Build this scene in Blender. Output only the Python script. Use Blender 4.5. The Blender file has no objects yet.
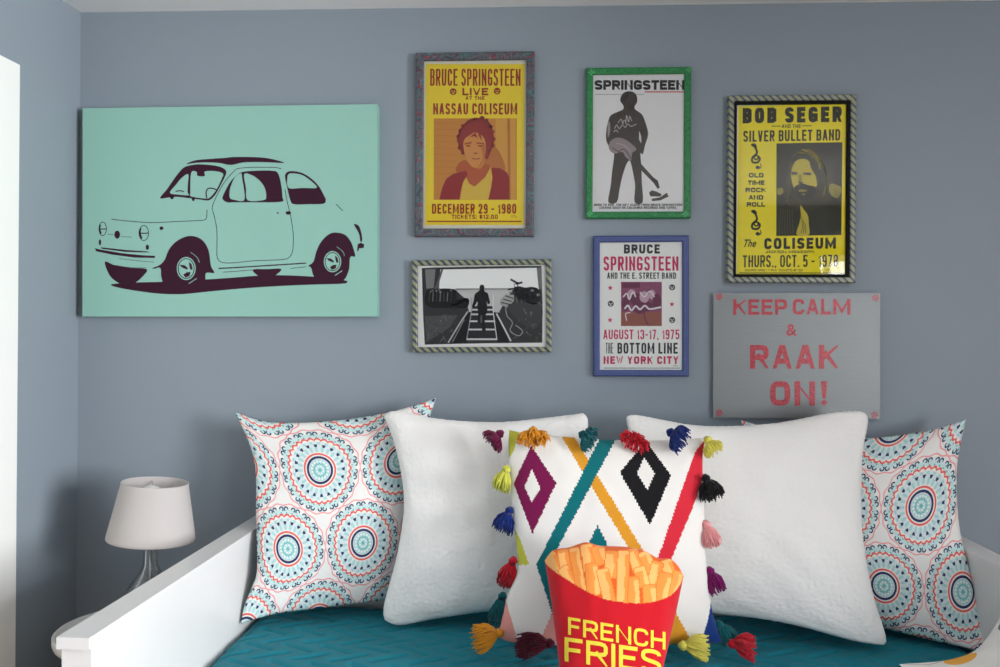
import bpy, bmesh, math, random
from mathutils import Vector, Matrix, noise
from mathutils.geometry import tessellate_polygon
random.seed(7)
PI = math.pi
SC = bpy.context.scene
COL = SC.collection

# ------------------------------------------------------------------ camera
F = 900.0; CX, CY = 500.0, 333.5
D = 2.75; EYE = 1.37
YAW = math.atan(52 / 900); ROLL = math.radians(0.45)
CAM = Vector((0, -D, EYE))
FW = Vector((-math.sin(YAW), math.cos(YAW), 0))
R0 = Vector((math.cos(YAW), math.sin(YAW), 0)); U0 = Vector((0, 0, 1))
CR = R0 * math.cos(ROLL) + U0 * math.sin(ROLL)
CU = U0 * math.cos(ROLL) - R0 * math.sin(ROLL)

def ray(px, py):
    return FW + CR * ((px - CX) / F) - CU * ((py - CY) / F)
def at_y(px, py, y):
    d = ray(px, py); return CAM + d * ((y + D) / d.y)
def at_z(px, py, z):
    d = ray(px, py); return CAM + d * ((z - EYE) / d.z)
def at_x(px, py, x):
    d = ray(px, py); return CAM + d * (x / d.x)
def project(p):
    v = p - CAM; w = v.dot(FW)
    return (CX + F * v.dot(CR) / w, CY - F * v.dot(CU) / w)

cd = bpy.data.cameras.new('camera'); cam = bpy.data.objects.new('camera', cd); COL.objects.link(cam)
cd.sensor_width = 36; cd.lens = F * 36 / 1000; cd.clip_start = 0.05
m = Matrix((CR, CU, -FW)).transposed().to_4x4(); m.translation = CAM
cam.matrix_world = m
cd.dof.use_dof = True; cd.dof.focus_distance = 2.25; cd.dof.aperture_fstop = 4.5
SC.camera = cam

# ------------------------------------------------------------------ materials
def lin(c):
    return c / 12.92 if c <= 0.04045 else ((c + 0.055) / 1.055) ** 2.4
def rgb(c):
    return (lin(c[0] / 255), lin(c[1] / 255), lin(c[2] / 255), 1)

def MA(nt, op, *a):
    n = nt.nodes.new('ShaderNodeMath'); n.operation = op
    for i, x in enumerate(a):
        if isinstance(x, (int, float)): n.inputs[i].default_value = x
        else: nt.links.new(x, n.inputs[i])
    return n.outputs[0]
def MIX(nt, f, a, b):
    n = nt.nodes.new('ShaderNodeMix'); n.data_type = 'RGBA'
    for i, x in ((0, f), (6, a), (7, b)):
        if isinstance(x, (int, float)): n.inputs[i].default_value = x
        elif isinstance(x, tuple): n.inputs[i].default_value = x
        else: nt.links.new(x, n.inputs[i])
    return n.outputs[2]

def mat(name, col, rough=0.6, metal=0, spec=0.5, bump=0, bscale=200, sheen=0, vary=0, vscale=8, coat=0, trans=0, bdist=0.002):
    M = bpy.data.materials.new(name); M.use_nodes = True; nt = M.node_tree
    b = nt.nodes['Principled BSDF']
    b.inputs['Base Color'].default_value = rgb(col)
    b.inputs['Roughness'].default_value = rough; b.inputs['Metallic'].default_value = metal
    b.inputs['Specular IOR Level'].default_value = spec
    b.inputs['Sheen Weight'].default_value = sheen; b.inputs['Sheen Roughness'].default_value = 0.5
    b.inputs['Coat Weight'].default_value = coat; b.inputs['Coat Roughness'].default_value = 0.03
    if trans: b.inputs['Transmission Weight'].default_value = trans
    tc = nt.nodes.new('ShaderNodeTexCoord')
    if bump:
        n = nt.nodes.new('ShaderNodeTexNoise'); n.inputs['Scale'].default_value = bscale; n.inputs['Detail'].default_value = 4
        nt.links.new(tc.outputs['Object'], n.inputs['Vector'])
        bp = nt.nodes.new('ShaderNodeBump'); bp.inputs['Strength'].default_value = bump; bp.inputs['Distance'].default_value = bdist
        nt.links.new(n.outputs['Fac'], bp.inputs['Height']); nt.links.new(bp.outputs['Normal'], b.inputs['Normal'])
    if vary:
        n = nt.nodes.new('ShaderNodeTexNoise'); n.inputs['Scale'].default_value = vscale; n.inputs['Detail'].default_value = 3
        nt.links.new(tc.outputs['Object'], n.inputs['Vector'])
        c = rgb(col); lo = tuple(x * (1 - vary) for x in c[:3]) + (1,); hi = tuple(min(1, x * (1 + vary)) for x in c[:3]) + (1,)
        nt.links.new(MIX(nt, n.outputs['Fac'], lo, hi), b.inputs['Base Color'])
    return M

def glass_mat(name, tint=(255, 255, 255), strength=1.0, rough=0.0):
    M = bpy.data.materials.new(name); M.use_nodes = True; nt = M.node_tree
    out = nt.nodes['Material Output']; nt.nodes.remove(nt.nodes['Principled BSDF'])
    t = nt.nodes.new('ShaderNodeBsdfTransparent'); t.inputs['Color'].default_value = rgb(tint)
    g = nt.nodes.new('ShaderNodeBsdfGlossy'); g.inputs['Roughness'].default_value = rough
    fr = nt.nodes.new('ShaderNodeFresnel'); fr.inputs['IOR'].default_value = 1.5
    mx = nt.nodes.new('ShaderNodeMixShader')
    nt.links.new(MA(nt, 'MULTIPLY', fr.outputs[0], strength), mx.inputs[0])
    nt.links.new(t.outputs[0], mx.inputs[1]); nt.links.new(g.outputs[0], mx.inputs[2])
    nt.links.new(mx.outputs[0], out.inputs['Surface'])
    return M

def coords(nt):
    tc = nt.nodes.new('ShaderNodeTexCoord'); s = nt.nodes.new('ShaderNodeSeparateXYZ')
    nt.links.new(tc.outputs['Object'], s.inputs[0]); return tc, s.outputs[0], s.outputs[1], s.outputs[2]

def new_mat(name, rough=0.5, coat=0):
    M = bpy.data.materials.new(name); M.use_nodes = True; nt = M.node_tree; b = nt.nodes['Principled BSDF']
    b.inputs['Roughness'].default_value = rough; b.inputs['Coat Weight'].default_value = coat
    return M, nt, b

def stripe_mat(name, period, c1, c2, c3, slope=1.0):
    M, nt, b = new_mat(name, 0.4)
    tc, x, y, z = coords(nt)
    d = MA(nt, 'DIVIDE', MA(nt, 'ADD', x, MA(nt, 'MULTIPLY', z, slope)), period)
    s = MA(nt, 'SINE', MA(nt, 'MULTIPLY', d, 2 * PI))
    n = nt.nodes.new('ShaderNodeTexNoise'); n.inputs['Scale'].default_value = 120; nt.links.new(tc.outputs['Object'], n.inputs['Vector'])
    s = MA(nt, 'ADD', s, MA(nt, 'MULTIPLY', MA(nt, 'SUBTRACT', n.outputs['Fac'], 0.5), 0.9))
    c = MIX(nt, MA(nt, 'GREATER_THAN', s, 0.55), rgb(c3), rgb(c1))
    c = MIX(nt, MA(nt, 'LESS_THAN', s, -0.3), c, rgb(c2))
    nt.links.new(c, b.inputs['Base Color']); return M

def paisley_mat():
    M, nt, b = new_mat('paisley_tape', 0.45)
    tc, x, y, z = coords(nt)
    n = nt.nodes.new('ShaderNodeTexNoise'); n.inputs['Scale'].default_value = 38; n.inputs['Detail'].default_value = 0; n.inputs['Distortion'].default_value = 1.6
    nt.links.new(tc.outputs['Object'], n.inputs['Vector'])
    f = MA(nt, 'FRACT', MA(nt, 'MULTIPLY', n.outputs['Fac'], 4.0))
    c = MIX(nt, MA(nt, 'GREATER_THAN', f, 0.55), rgb((66, 92, 96)), rgb((50, 60, 70)))
    c = MIX(nt, MA(nt, 'GREATER_THAN', f, 0.8), c, rgb((128, 44, 64)))
    c = MIX(nt, MA(nt, 'LESS_THAN', f, 0.12), c, rgb((92, 116, 118)))
    nt.links.new(c, b.inputs['Base Color']); return M

def dots_mat():
    M, nt, b = new_mat('dotted_blue_tape', 0.5)
    tc, x, y, z = coords(nt)
    fx = MA(nt, 'SUBTRACT', MA(nt, 'FRACT', MA(nt, 'DIVIDE', x, 0.0075)), 0.5)
    fz = MA(nt, 'SUBTRACT', MA(nt, 'FRACT', MA(nt, 'DIVIDE', z, 0.0075)), 0.5)
    r = MA(nt, 'ADD', MA(nt, 'MULTIPLY', fx, fx), MA(nt, 'MULTIPLY', fz, fz))
    c = MIX(nt, MA(nt, 'LESS_THAN', r, 0.04), rgb((54, 68, 122)), rgb((94, 110, 158)))
    nt.links.new(c, b.inputs['Base Color']); return M

def glitter_mat(name, c1, c2, scale=500):
    M, nt, b = new_mat(name, 0.35)
    tc, x, y, z = coords(nt)
    v = nt.nodes.new('ShaderNodeTexVoronoi'); v.inputs['Scale'].default_value = scale
    nt.links.new(tc.outputs['Object'], v.inputs['Vector'])
    s = nt.nodes.new('ShaderNodeSeparateColor'); nt.links.new(v.outputs['Color'], s.inputs[0])
    nt.links.new(MIX(nt, MA(nt, 'POWER', s.outputs[0], 1.5), rgb(c1), rgb(c2)), b.inputs['Base Color'])
    b.inputs['Metallic'].default_value = 0.05
    bp = nt.nodes.new('ShaderNodeBump'); bp.inputs['Strength'].default_value = 0.6; bp.inputs['Distance'].default_value = 0.001
    nt.links.new(s.outputs[1], bp.inputs['Height']); nt.links.new(bp.outputs['Normal'], b.inputs['Normal'])
    return M

def medallion_mat():
    """cotton print: staggered rows of ringed medallions, in UV metres / spacing"""
    M, nt, b = new_mat('medallion_cotton', 0.85)
    b.inputs['Specular IOR Level'].default_value = 0.2
    uv = nt.nodes.new('ShaderNodeUVMap'); uv.uv_map = 'print'
    s = nt.nodes.new('ShaderNodeSeparateXYZ'); nt.links.new(uv.outputs[0], s.inputs[0])
    x, y = s.outputs[0], s.outputs[1]
    H = 1.74
    def cell(ox, oy):
        ax = MA(nt, 'ADD', x, ox); ay = MA(nt, 'ADD', y, oy)
        fx = MA(nt, 'SUBTRACT', ax, MA(nt, 'ROUND', ax))
        fy = MA(nt, 'SUBTRACT', ay, MA(nt, 'MULTIPLY', MA(nt, 'ROUND', MA(nt, 'DIVIDE', ay, H)), H))
        r = MA(nt, 'SQRT', MA(nt, 'ADD', MA(nt, 'MULTIPLY', fx, fx), MA(nt, 'MULTIPLY', fy, fy)))
        return fx, fy, r
    ax, ay, ar = cell(0, 0); bx, by, br = cell(0.5, H / 2)
    k = MA(nt, 'LESS_THAN', br, ar)
    def sel(p, q): return MA(nt, 'ADD', p, MA(nt, 'MULTIPLY', k, MA(nt, 'SUBTRACT', q, p)))
    fx, fy = sel(ax, bx), sel(ay, by)
    r = MA(nt, 'DIVIDE', sel(ar, br), 0.50)
    th = MA(nt, 'ARCTAN2', fy, fx)
    def band(a, c): return MA(nt, 'MULTIPLY', MA(nt, 'GREATER_THAN', r, a), MA(nt, 'LESS_THAN', r, c))
    def ripple(n, ph=0): return MA(nt, 'COSINE', MA(nt, 'ADD', MA(nt, 'MULTIPLY', th, n), ph))
    def near(rad, amp, n, w, absol=False, ph=0):
        q = ripple(n, ph)
        if absol: q = MA(nt, 'ABSOLUTE', q)
        d = MA(nt, 'SUBTRACT', r, MA(nt, 'ADD', rad, MA(nt, 'MULTIPLY', q, amp)))
        return MA(nt, 'LESS_THAN', MA(nt, 'ABSOLUTE', d), w)
    def spots(n, rad, radius, inner=0.0, ph=0.0, sq=1.0):
        q = MA(nt, 'SUBTRACT', MA(nt, 'FRACT', MA(nt, 'ADD', MA(nt, 'MULTIPLY', th, n / (2 * PI)), 50.0 + ph)), 0.5)
        lx = MA(nt, 'MULTIPLY', q, 2 * PI * rad / n * sq); ly = MA(nt, 'SUBTRACT', r, rad)
        d = MA(nt, 'SQRT', MA(nt, 'ADD', MA(nt, 'MULTIPLY', lx, lx), MA(nt, 'MULTIPLY', ly, ly)))
        f = MA(nt, 'LESS_THAN', d, radius)
        if inner: f = MA(nt, 'MULTIPLY', f, MA(nt, 'GREATER_THAN', d, inner))
        return f, lx, ly
    WHITE, NAVY, CORAL = rgb((236, 232, 228)), rgb((48, 56, 94)), rgb((230, 104, 94))
    AQUA, TEAL, PINK = rgb((172, 212, 212)), rgb((112, 180, 182)), rgb((238, 160, 160))
    c = MIX(nt, 0.0, WHITE, WHITE)
    c = MIX(nt, MA(nt, 'MULTIPLY', band(0.77, 0.98), MA(nt, 'LESS_THAN', r, MA(nt, 'ADD', 0.92, MA(nt, 'MULTIPLY', ripple(18, PI), 0.045)))), c, rgb((200, 224, 222)))
    c = MIX(nt, near(0.985, 0.018, 18, 0.015), c, PINK)
    f, lx, ly = spots(18, 0.885, 0.5)
    lp = MA(nt, 'SUBTRACT', MA(nt, 'ABSOLUTE', lx), 0.062)
    dd = MA(nt, 'SQRT', MA(nt, 'ADD', MA(nt, 'MULTIPLY', lp, lp), MA(nt, 'MULTIPLY', ly, ly)))
    f = MA(nt, 'MULTIPLY', MA(nt, 'LESS_THAN', dd, 0.060), MA(nt, 'GREATER_THAN', dd, 0.031))
    f = MA(nt, 'MULTIPLY', f, MA(nt, 'GREATER_THAN', MA(nt, 'ADD', ly, MA(nt, 'MULTIPLY', lp, -0.5)), -0.028))
    c = MIX(nt, f, c, NAVY)
    c = MIX(nt, spots(36, 0.80, 0.02)[0], c, TEAL)
    c = MIX(nt, near(0.715, 0.05, 15, 0.024, True), c, CORAL)
    c = MIX(nt, band(0.44, 0.68), c, rgb((214, 226, 226)))
    c = MIX(nt, MA(nt, 'MULTIPLY', band(0.42, 0.55), MA(nt, 'GREATER_THAN', ripple(24), 0.1)), c, AQUA)
    c = MIX(nt, MA(nt, 'MULTIPLY', band(0.62, 0.68), MA(nt, 'GREATER_THAN', ripple(24, PI), 0.2)), c, AQUA)
    tri = MA(nt, 'GREATER_THAN', ripple(20), MA(nt, 'ADD', 0.1, MA(nt, 'MULTIPLY', MA(nt, 'SUBTRACT', 0.615, r), 9.0)))
    c = MIX(nt, MA(nt, 'MULTIPLY', band(0.545, 0.615), tri), c, NAVY)
    c = MIX(nt, near(0.375, 0.0, 1, 0.022), c, CORAL)
    c = MIX(nt, band(0.0, 0.34), c, WHITE)
    c = MIX(nt, near(0.295, 0.0, 1, 0.028), c, NAVY)
    c = MIX(nt, band(0.0, 0.255), c, AQUA)
    c = MIX(nt, spots(16, 0.2, 0.026)[0], c, WHITE)
    c = MIX(nt, near(0.14, 0.012, 12, 0.014), c, TEAL)
    c = MIX(nt, spots(8, 0.085, 0.022)[0], c, WHITE)
    c = MIX(nt, band(0.0, 0.04), c, TEAL)
    nt.links.new(c, b.inputs['Base Color'])
    n = nt.nodes.new('ShaderNodeTexNoise'); n.inputs['Scale'].default_value = 12; n.inputs['Detail'].default_value = 3
    nt.links.new(uv.outputs[0], n.inputs['Vector'])
    bp = nt.nodes.new('ShaderNodeBump'); bp.inputs['Strength'].default_value = 0.25; bp.inputs['Distance'].default_value = 0.01
    nt.links.new(n.outputs['Fac'], bp.inputs['Height']); nt.links.new(bp.outputs['Normal'], b.inputs['Normal'])
    return M

# ------------------------------------------------------------------ mesh helpers
def tag(o, label=None, cat=None, group=None, kind=None):
    if label: o['label'] = label
    if cat: o['category'] = cat
    if group: o['group'] = group
    if kind: o['kind'] = kind
    return o
def empty(name, loc=(0, 0, 0), rot=(0, 0, 0)):
    o = bpy.data.objects.new(name, None); COL.objects.link(o); o.location = loc; o.rotation_euler = rot
    o.empty_display_size = 0.1; return o
def link(name, me, mats, parent=None, smooth=False, loc=None):
    if not isinstance(mats, (list, tuple)): mats = [mats]
    for mm in mats: me.materials.append(mm)
    if smooth:
        for p in me.polygons: p.use_smooth = True
    o = bpy.data.objects.new(name, me); COL.objects.link(o)
    if parent: o.parent = parent
    if loc: o.location = loc
    return o
def obj(name, bm, mats, parent=None, smooth=False, bevel=0, loc=None):
    if bevel:
        es = [e for e in bm.edges if len(e.link_faces) == 2 and e.calc_face_angle(0) > 0.6]
        bmesh.ops.bevel(bm, geom=es, offset=bevel, segments=2, profile=0.5, affect='EDGES')
    bmesh.ops.recalc_face_normals(bm, faces=bm.faces)
    me = bpy.data.meshes.new(name); bm.to_mesh(me); bm.free()
    return link(name, me, mats, parent, smooth, loc)
def box(bm, x0, x1, y0, y1, z0, z1):
    v = [bm.verts.new((x, y, z)) for z in (z0, z1) for y in (y0, y1) for x in (x0, x1)]
    for f in ((0, 2, 3, 1), (4, 5, 7, 6), (0, 1, 5, 4), (1, 3, 7, 5), (3, 2, 6, 7), (2, 0, 4, 6)):
        bm.faces.new([v[i] for i in f])
def BX(*a):
    bm = bmesh.new(); box(bm, *a); return bm
def lathe(bm, prof, n=48, cx=0, cy=0):
    rings = []
    for r, z in prof:
        if r < 1e-6: rings.append([bm.verts.new((cx, cy, z))])
        else: rings.append([bm.verts.new((cx + r * math.cos(2 * PI * k / n), cy + r * math.sin(2 * PI * k / n), z)) for k in range(n)])
    for a, b in zip(rings, rings[1:]):
        for k in range(n):
            k2 = (k + 1) % n
            if len(a) == 1 and len(b) == 1: continue
            if len(a) == 1: bm.faces.new([a[0], b[k], b[k2]])
            elif len(b) == 1: bm.faces.new([a[k], b[0], a[k2]])
            else: bm.faces.new([a[k], a[k2], b[k2], b[k]])
def tube(bm, pts, rads, n=8):
    rings = []
    for i, p in enumerate(pts):
        t = (pts[min(i + 1, len(pts) - 1)] - pts[max(i - 1, 0)]).normalized()
        a = t.cross(Vector((0.3, 0.2, 1))); a = a.normalized() if a.length > 1e-4 else Vector((1, 0, 0))
        b = t.cross(a)
        r = rads[i] if isinstance(rads, (list, tuple)) else rads
        rings.append([bm.verts.new(p + a * (r * math.cos(2 * PI * k / n)) + b * (r * math.sin(2 * PI * k / n))) for k in range(n)])
    for a, b in zip(rings, rings[1:]):
        for k in range(n): bm.faces.new([a[k], a[(k + 1) % n], b[(k + 1) % n], b[k]])
    bm.faces.new(rings[0][::-1]); bm.faces.new(rings[-1])

def spline(pts, closed=True, k=6):
    out = []; n = len(pts)
    rng = range(n) if closed else range(n - 1)
    for i in rng:
        if closed: p0, p1, p2, p3 = pts[i - 1], pts[i], pts[(i + 1) % n], pts[(i + 2) % n]
        else: p0, p1, p2, p3 = pts[max(i - 1, 0)], pts[i], pts[i + 1], pts[min(i + 2, n - 1)]
        for j in range(k):
            t = j / k
            out.append(tuple(0.5 * (2 * p1[c] + (p2[c] - p0[c]) * t + (2 * p0[c] - 5 * p1[c] + 4 * p2[c] - p3[c]) * t * t + (3 * p1[c] - p0[c] - 3 * p2[c] + p3[c]) * t ** 3) for c in range(len(p1))))
    if not closed: out.append(tuple(pts[-1]))
    return out

# text in the built-in typeface: triangles normalised to the unit box
_text = {}
def text_tris(s, bold=0.0, shear=0.0):
    key = (s, bold, shear)
    if key in _text: return _text[key]
    cu = bpy.data.curves.new('lettering', 'FONT'); cu.body = s; cu.size = 1; cu.offset = bold; cu.shear = shear
    cu.dimensions = '2D'; cu.fill_mode = 'FRONT'; cu.resolution_u = 4
    if bold: cu.space_character = 1 + bold * 1.2
    o = bpy.data.objects.new('lettering', cu); COL.objects.link(o)
    dg = bpy.context.evaluated_depsgraph_get(); dg.update()
    me = bpy.data.meshes.new_from_object(o.evaluated_get(dg))
    vs = [(v.co.x, v.co.y) for v in me.vertices]; fs = [tuple(p.vertices) for p in me.polygons]
    bpy.data.objects.remove(o); bpy.data.curves.remove(cu); bpy.data.meshes.remove(me)
    x0 = min(v[0] for v in vs); x1 = max(v[0] for v in vs); y0 = min(v[1] for v in vs); y1 = max(v[1] for v in vs)
    vs = [((x - x0) / (x1 - x0), (y - y0) / (y1 - y0)) for x, y in vs]
    _text[key] = (vs, fs); return _text[key]

# poster alphabet: every capital drawn as strokes in a unit box (x right, y up); 'o' strokes are rounded
_O = [(0.5, 1), (0.82, 1), (1, 0.82), (1, 0.18), (0.82, 0), (0.18, 0), (0, 0.18), (0, 0.82), (0.18, 1), (0.5, 1)]
GLYPH = {
 'A': (0.62, [[(0, 0), (0.44, 1), (0.56, 1), (1, 0)], [(0.17, 0.27), (0.83, 0.27)]]),
 'B': (0.58, [[(0.78, 0.53), (0, 0.53)], [(0, 0), (0, 1), (0.7, 1), (1, 0.92), (1, 0.62), (0.72, 0.53), (1, 0.45), (1, 0.08), (0.7, 0), (0, 0), (0, 0.1)]]),
 'C': (0.58, ['o', [(1, 0.72), (1, 0.84), (0.82, 1), (0.18, 1), (0, 0.82), (0, 0.18), (0.18, 0), (0.82, 0), (1, 0.16), (1, 0.28)]]),
 'D': (0.6, [[(0, 0.1), (0, 1), (0.65, 1), (0.9, 0.93), (1, 0.78), (1, 0.22), (0.9, 0.07), (0.65, 0), (0, 0), (0, 0.1)]]),
 'E': (0.5, [[(1, 1), (0, 1), (0, 0), (1, 0)], [(0, 0.52), (0.85, 0.52)]]),
 'F': (0.48, [[(1, 1), (0, 1), (0, 0)], [(0, 0.5), (0.85, 0.5)]]),
 'G': (0.6, ['o', [(1, 0.74), (1, 0.84), (0.82, 1), (0.18, 1), (0, 0.82), (0, 0.18), (0.18, 0), (0.82, 0), (1, 0.18), (1, 0.44)], [(1, 0.1), (1, 0.44), (0.55, 0.44)]]),
 'H': (0.6, [[(0, 0), (0, 1)], [(1, 0), (1, 1)], [(0, 0.52), (1, 0.52)]]),
 'I': (0.0, [[(0.5, 0), (0.5, 1)]]),
 'J': (0.5, ['o', [(1, 1), (1, 0.18), (0.8, 0), (0.2, 0), (0, 0.18), (0, 0.32)]]),
 'K': (0.62, [[(0, 0), (0, 1)], [(1, 1), (0.0, 0.38)], [(0.38, 0.6), (1, 0)]]),
 'L': (0.46, [[(0, 1), (0, 0), (1, 0)]]),
 'M': (0.98, [[(0, 0), (0, 1)], [(1, 0), (1, 1)], [(0.06, 1), (0.5, 0.12), (0.94, 1)]]),
 'N': (0.62, [[(0, 0), (0, 1)], [(1, 0), (1, 1)], [(0, 1), (1, 0)]]),
 'O': (0.62, ['o', _O]),
 'P': (0.57, [[(0, 0), (0, 1), (0.7, 1), (0.92, 0.95), (1, 0.84), (1, 0.58), (0.92, 0.48), (0.7, 0.43), (0, 0.43)]]),
 'R': (0.6, [[(0, 0), (0, 1), (0.7, 1), (0.92, 0.95), (1, 0.84), (1, 0.6), (0.92, 0.5), (0.7, 0.46), (0, 0.46)], [(0.55, 0.46), (1, 0)]]),
 'S': (0.56, ['o', [(0.98, 0.8), (0.96, 0.9), (0.76, 1), (0.24, 1), (0, 0.9), (0, 0.64), (0.22, 0.55), (0.78, 0.46), (1, 0.37), (1, 0.1), (0.76, 0), (0.24, 0), (0.04, 0.1), (0.02, 0.2)]]),
 'T': (0.54, [[(0.5, 0), (0.5, 1)], [(0, 1), (1, 1)]]),
 'U': (0.6, ['o', [(0, 1), (0, 0.18), (0.2, 0), (0.8, 0), (1, 0.18), (1, 1)]]),
 'V': (0.6, [[(0, 1), (0.45, 0), (0.55, 0), (1, 1)]]),
 'W': (0.86, [[(0, 1), (0.24, 0), (0.5, 0.85), (0.76, 0), (1, 1)]]),
 'X': (0.6, [[(0, 0), (1, 1)], [(0, 1), (1, 0)]]),
 'Y': (0.58, [[(0, 1), (0.5, 0.42), (1, 1)], [(0.5, 0.45), (0.5, 0)]]),
 'Z': (0.55, [[(0, 1), (1, 1), (0, 0), (1, 0)]]),
 '0': (0.54, ['o', _O]),
 '1': (0.22, [[(1, 0), (1, 1), (0, 0.82)]]),
 '2': (0.54, ['o', [(0, 0.72), (0, 0.86), (0.2, 1), (0.8, 1), (1, 0.86), (1, 0.64), (0.5, 0.32), (0, 0)], [(0, 0), (1, 0)]]),
 '3': (0.54, ['o', [(0, 0.76), (0, 0.88), (0.2, 1), (0.8, 1), (1, 0.88), (1, 0.64), (0.8, 0.53), (0.4, 0.53)], [(0.4, 0.53), (0.8, 0.53), (1, 0.42), (1, 0.13), (0.8, 0), (0.2, 0), (0, 0.13), (0, 0.26)]]),
 '5': (0.54, ['o', [(0.04, 0.52), (0.3, 0.6), (0.8, 0.6), (1, 0.46), (1, 0.15), (0.8, 0), (0.2, 0), (0.04, 0.1), (0.02, 0.18)], [(1, 1), (0.5, 1), (0.04, 1)], [(0.04, 1), (0.04, 0.5)]]),
 '7': (0.5, [[(0, 1), (1, 1), (0.35, 0)]]),
 '8': (0.56, ['o', [(0.5, 0.53), (0.2, 0.53), (0.02, 0.66), (0.02, 0.87), (0.2, 1), (0.8, 1), (0.98, 0.87), (0.98, 0.66), (0.8, 0.53), (0.5, 0.53)], [(0.5, 0.53), (0.2, 0.53), (0, 0.4), (0, 0.13), (0.2, 0), (0.8, 0), (1, 0.13), (1, 0.4), (0.8, 0.53), (0.5, 0.53)]]),
 '9': (0.54, ['o', [(1, 0.6), (0.8, 0.44), (0.2, 0.44), (0, 0.6), (0, 0.84), (0.2, 1), (0.8, 1), (1, 0.84), (1, 0.16), (0.8, 0), (0.24, 0), (0.04, 0.08), (0.02, 0.16)]]),
 '-': (0.26, [[(0, 0.45), (1, 0.45)]]), '.': (0.0, ['dot', 0.0]), ',': (0.0, ['comma']), ':': (0.0, ['dot', 0.0, 0.55]),
 '$': (0.54, ['o', [(1, 0.72), (1, 0.8), (0.8, 0.93), (0.2, 0.93), (0, 0.8), (0, 0.64), (0.2, 0.54), (0.8, 0.46), (1, 0.34), (1, 0.2), (0.8, 0.07), (0.2, 0.07), (0, 0.2), (0, 0.28)], [(0.5, 0), (0.5, 1)]]),
 ' ': (0.28, []),
}
def chaikin(p, it=2):
    for _ in range(it):
        q_ = [p[0]]
        for a, b in zip(p, p[1:]):
            q_ += [(a[0] * .75 + b[0] * .25, a[1] * .75 + b[1] * .25), (a[0] * .25 + b[0] * .75, a[1] * .25 + b[1] * .75)]
        p = q_ + [p[-1]]
    return p
def block_text(t, Wt, H, weight=0.17, gap=0.75):
    """quads of a line of capitals filling Wt x H (y up); weight = stroke as a share of the height"""
    st = weight * H
    # widths: skeleton share scales to fit, stems keep their weight
    ng = len(t) - 1
    fixed = sum(st if c != ' ' else 0 for c in t) + ng * st * gap
    var = sum(GLYPH[c][0] for c in t)
    cap = 0.53 if weight < 0.25 else 0.66
    if fixed > Wt * cap: st *= Wt * cap / fixed; fixed = Wt * cap
    sc = (Wt - fixed) / max(var, 1e-6)
    vs, fs, lay = [], [], []; x = 0; sid = 0
    for c in t:
        gw = GLYPH[c][0] * sc; w = gw + (st if c != ' ' else 0); rnd = False
        def P(a): return (x + st / 2 + a[0] * gw, st / 2 + a[1] * (H - st))
        def quad(*p):
            b = len(vs); vs.extend(p); lay.extend([len(fs)] * len(p)); fs.append(tuple(range(b, b + len(p))))
        G_ = GLYPH[c][1]
        if G_ and G_[0] == 'dot':
            for yy in G_[1:]: quad((x, yy * H), (x + st, yy * H), (x + st, yy * H + st), (x, yy * H + st))
        elif G_ and G_[0] == 'comma': quad((x, st), (x + st * 0.1, -st * 0.9), (x + st, 0), (x + st, st))
        else:
            for sk in G_:
                if sk == 'o': rnd = True; continue
                sid += 1
                pp = [P(a) for a in (chaikin(sk) if rnd and len(sk) > 3 else sk)]
                n = len(pp); closed = n > 3 and math.hypot(pp[0][0] - pp[-1][0], pp[0][1] - pp[-1][1]) < 1e-6
                if not closed and not (rnd and len(sk) > 3 and c not in 'UJ'):   # square ends
                    for e, f in ((0, 1), (n - 1, n - 2)):
                        dx, dy = pp[e][0] - pp[f][0], pp[e][1] - pp[f][1]; l = math.hypot(dx, dy) or 1
                        k_ = st / 2 * (1.6 if abs(dx) > 0.05 * l and abs(dy) > 0.05 * l else 1)
                        pp[e] = (pp[e][0] + dx / l * k_, pp[e][1] + dy / l * k_)
                sw = st * (0.74 if c in 'NMW' and any(abs(a[0] - b[0]) > 0.1 and abs(a[1] - b[1]) > 0.1 for a, b in zip(sk, sk[1:])) else 1)
                Lq, Rq = [], []
                for i in range(n):
                    p = pp[i]; a = pp[i - 1] if i else (pp[-2] if closed else None); b = pp[i + 1] if i < n - 1 else (pp[1] if closed else None)
                    ns = []
                    for s_, e_ in ((a, p), (p, b)):
                        if s_ is None or e_ is None: continue
                        dx, dy = e_[0] - s_[0], e_[1] - s_[1]; l = math.hypot(dx, dy) or 1; ns.append((-dy / l, dx / l))
                    if len(ns) == 1: mx, my = ns[0]
                    else:
                        d_ = 1 + ns[0][0] * ns[1][0] + ns[0][1] * ns[1][1]; d_ = max(d_, 0.35)
                        mx, my = (ns[0][0] + ns[1][0]) / d_, (ns[0][1] + ns[1][1]) / d_
                    cl = lambda q_: (min(x + w, max(x, q_[0])), min(H, max(0, q_[1])))
                    Lq.append(cl((p[0] + mx * sw / 2, p[1] + my * sw / 2))); Rq.append(cl((p[0] - mx * sw / 2, p[1] - my * sw / 2)))
                for i in range(n - 1): quad(Lq[i], Lq[i + 1], Rq[i + 1], Rq[i])
        x += w + st * gap
    return vs, fs, lay

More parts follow.
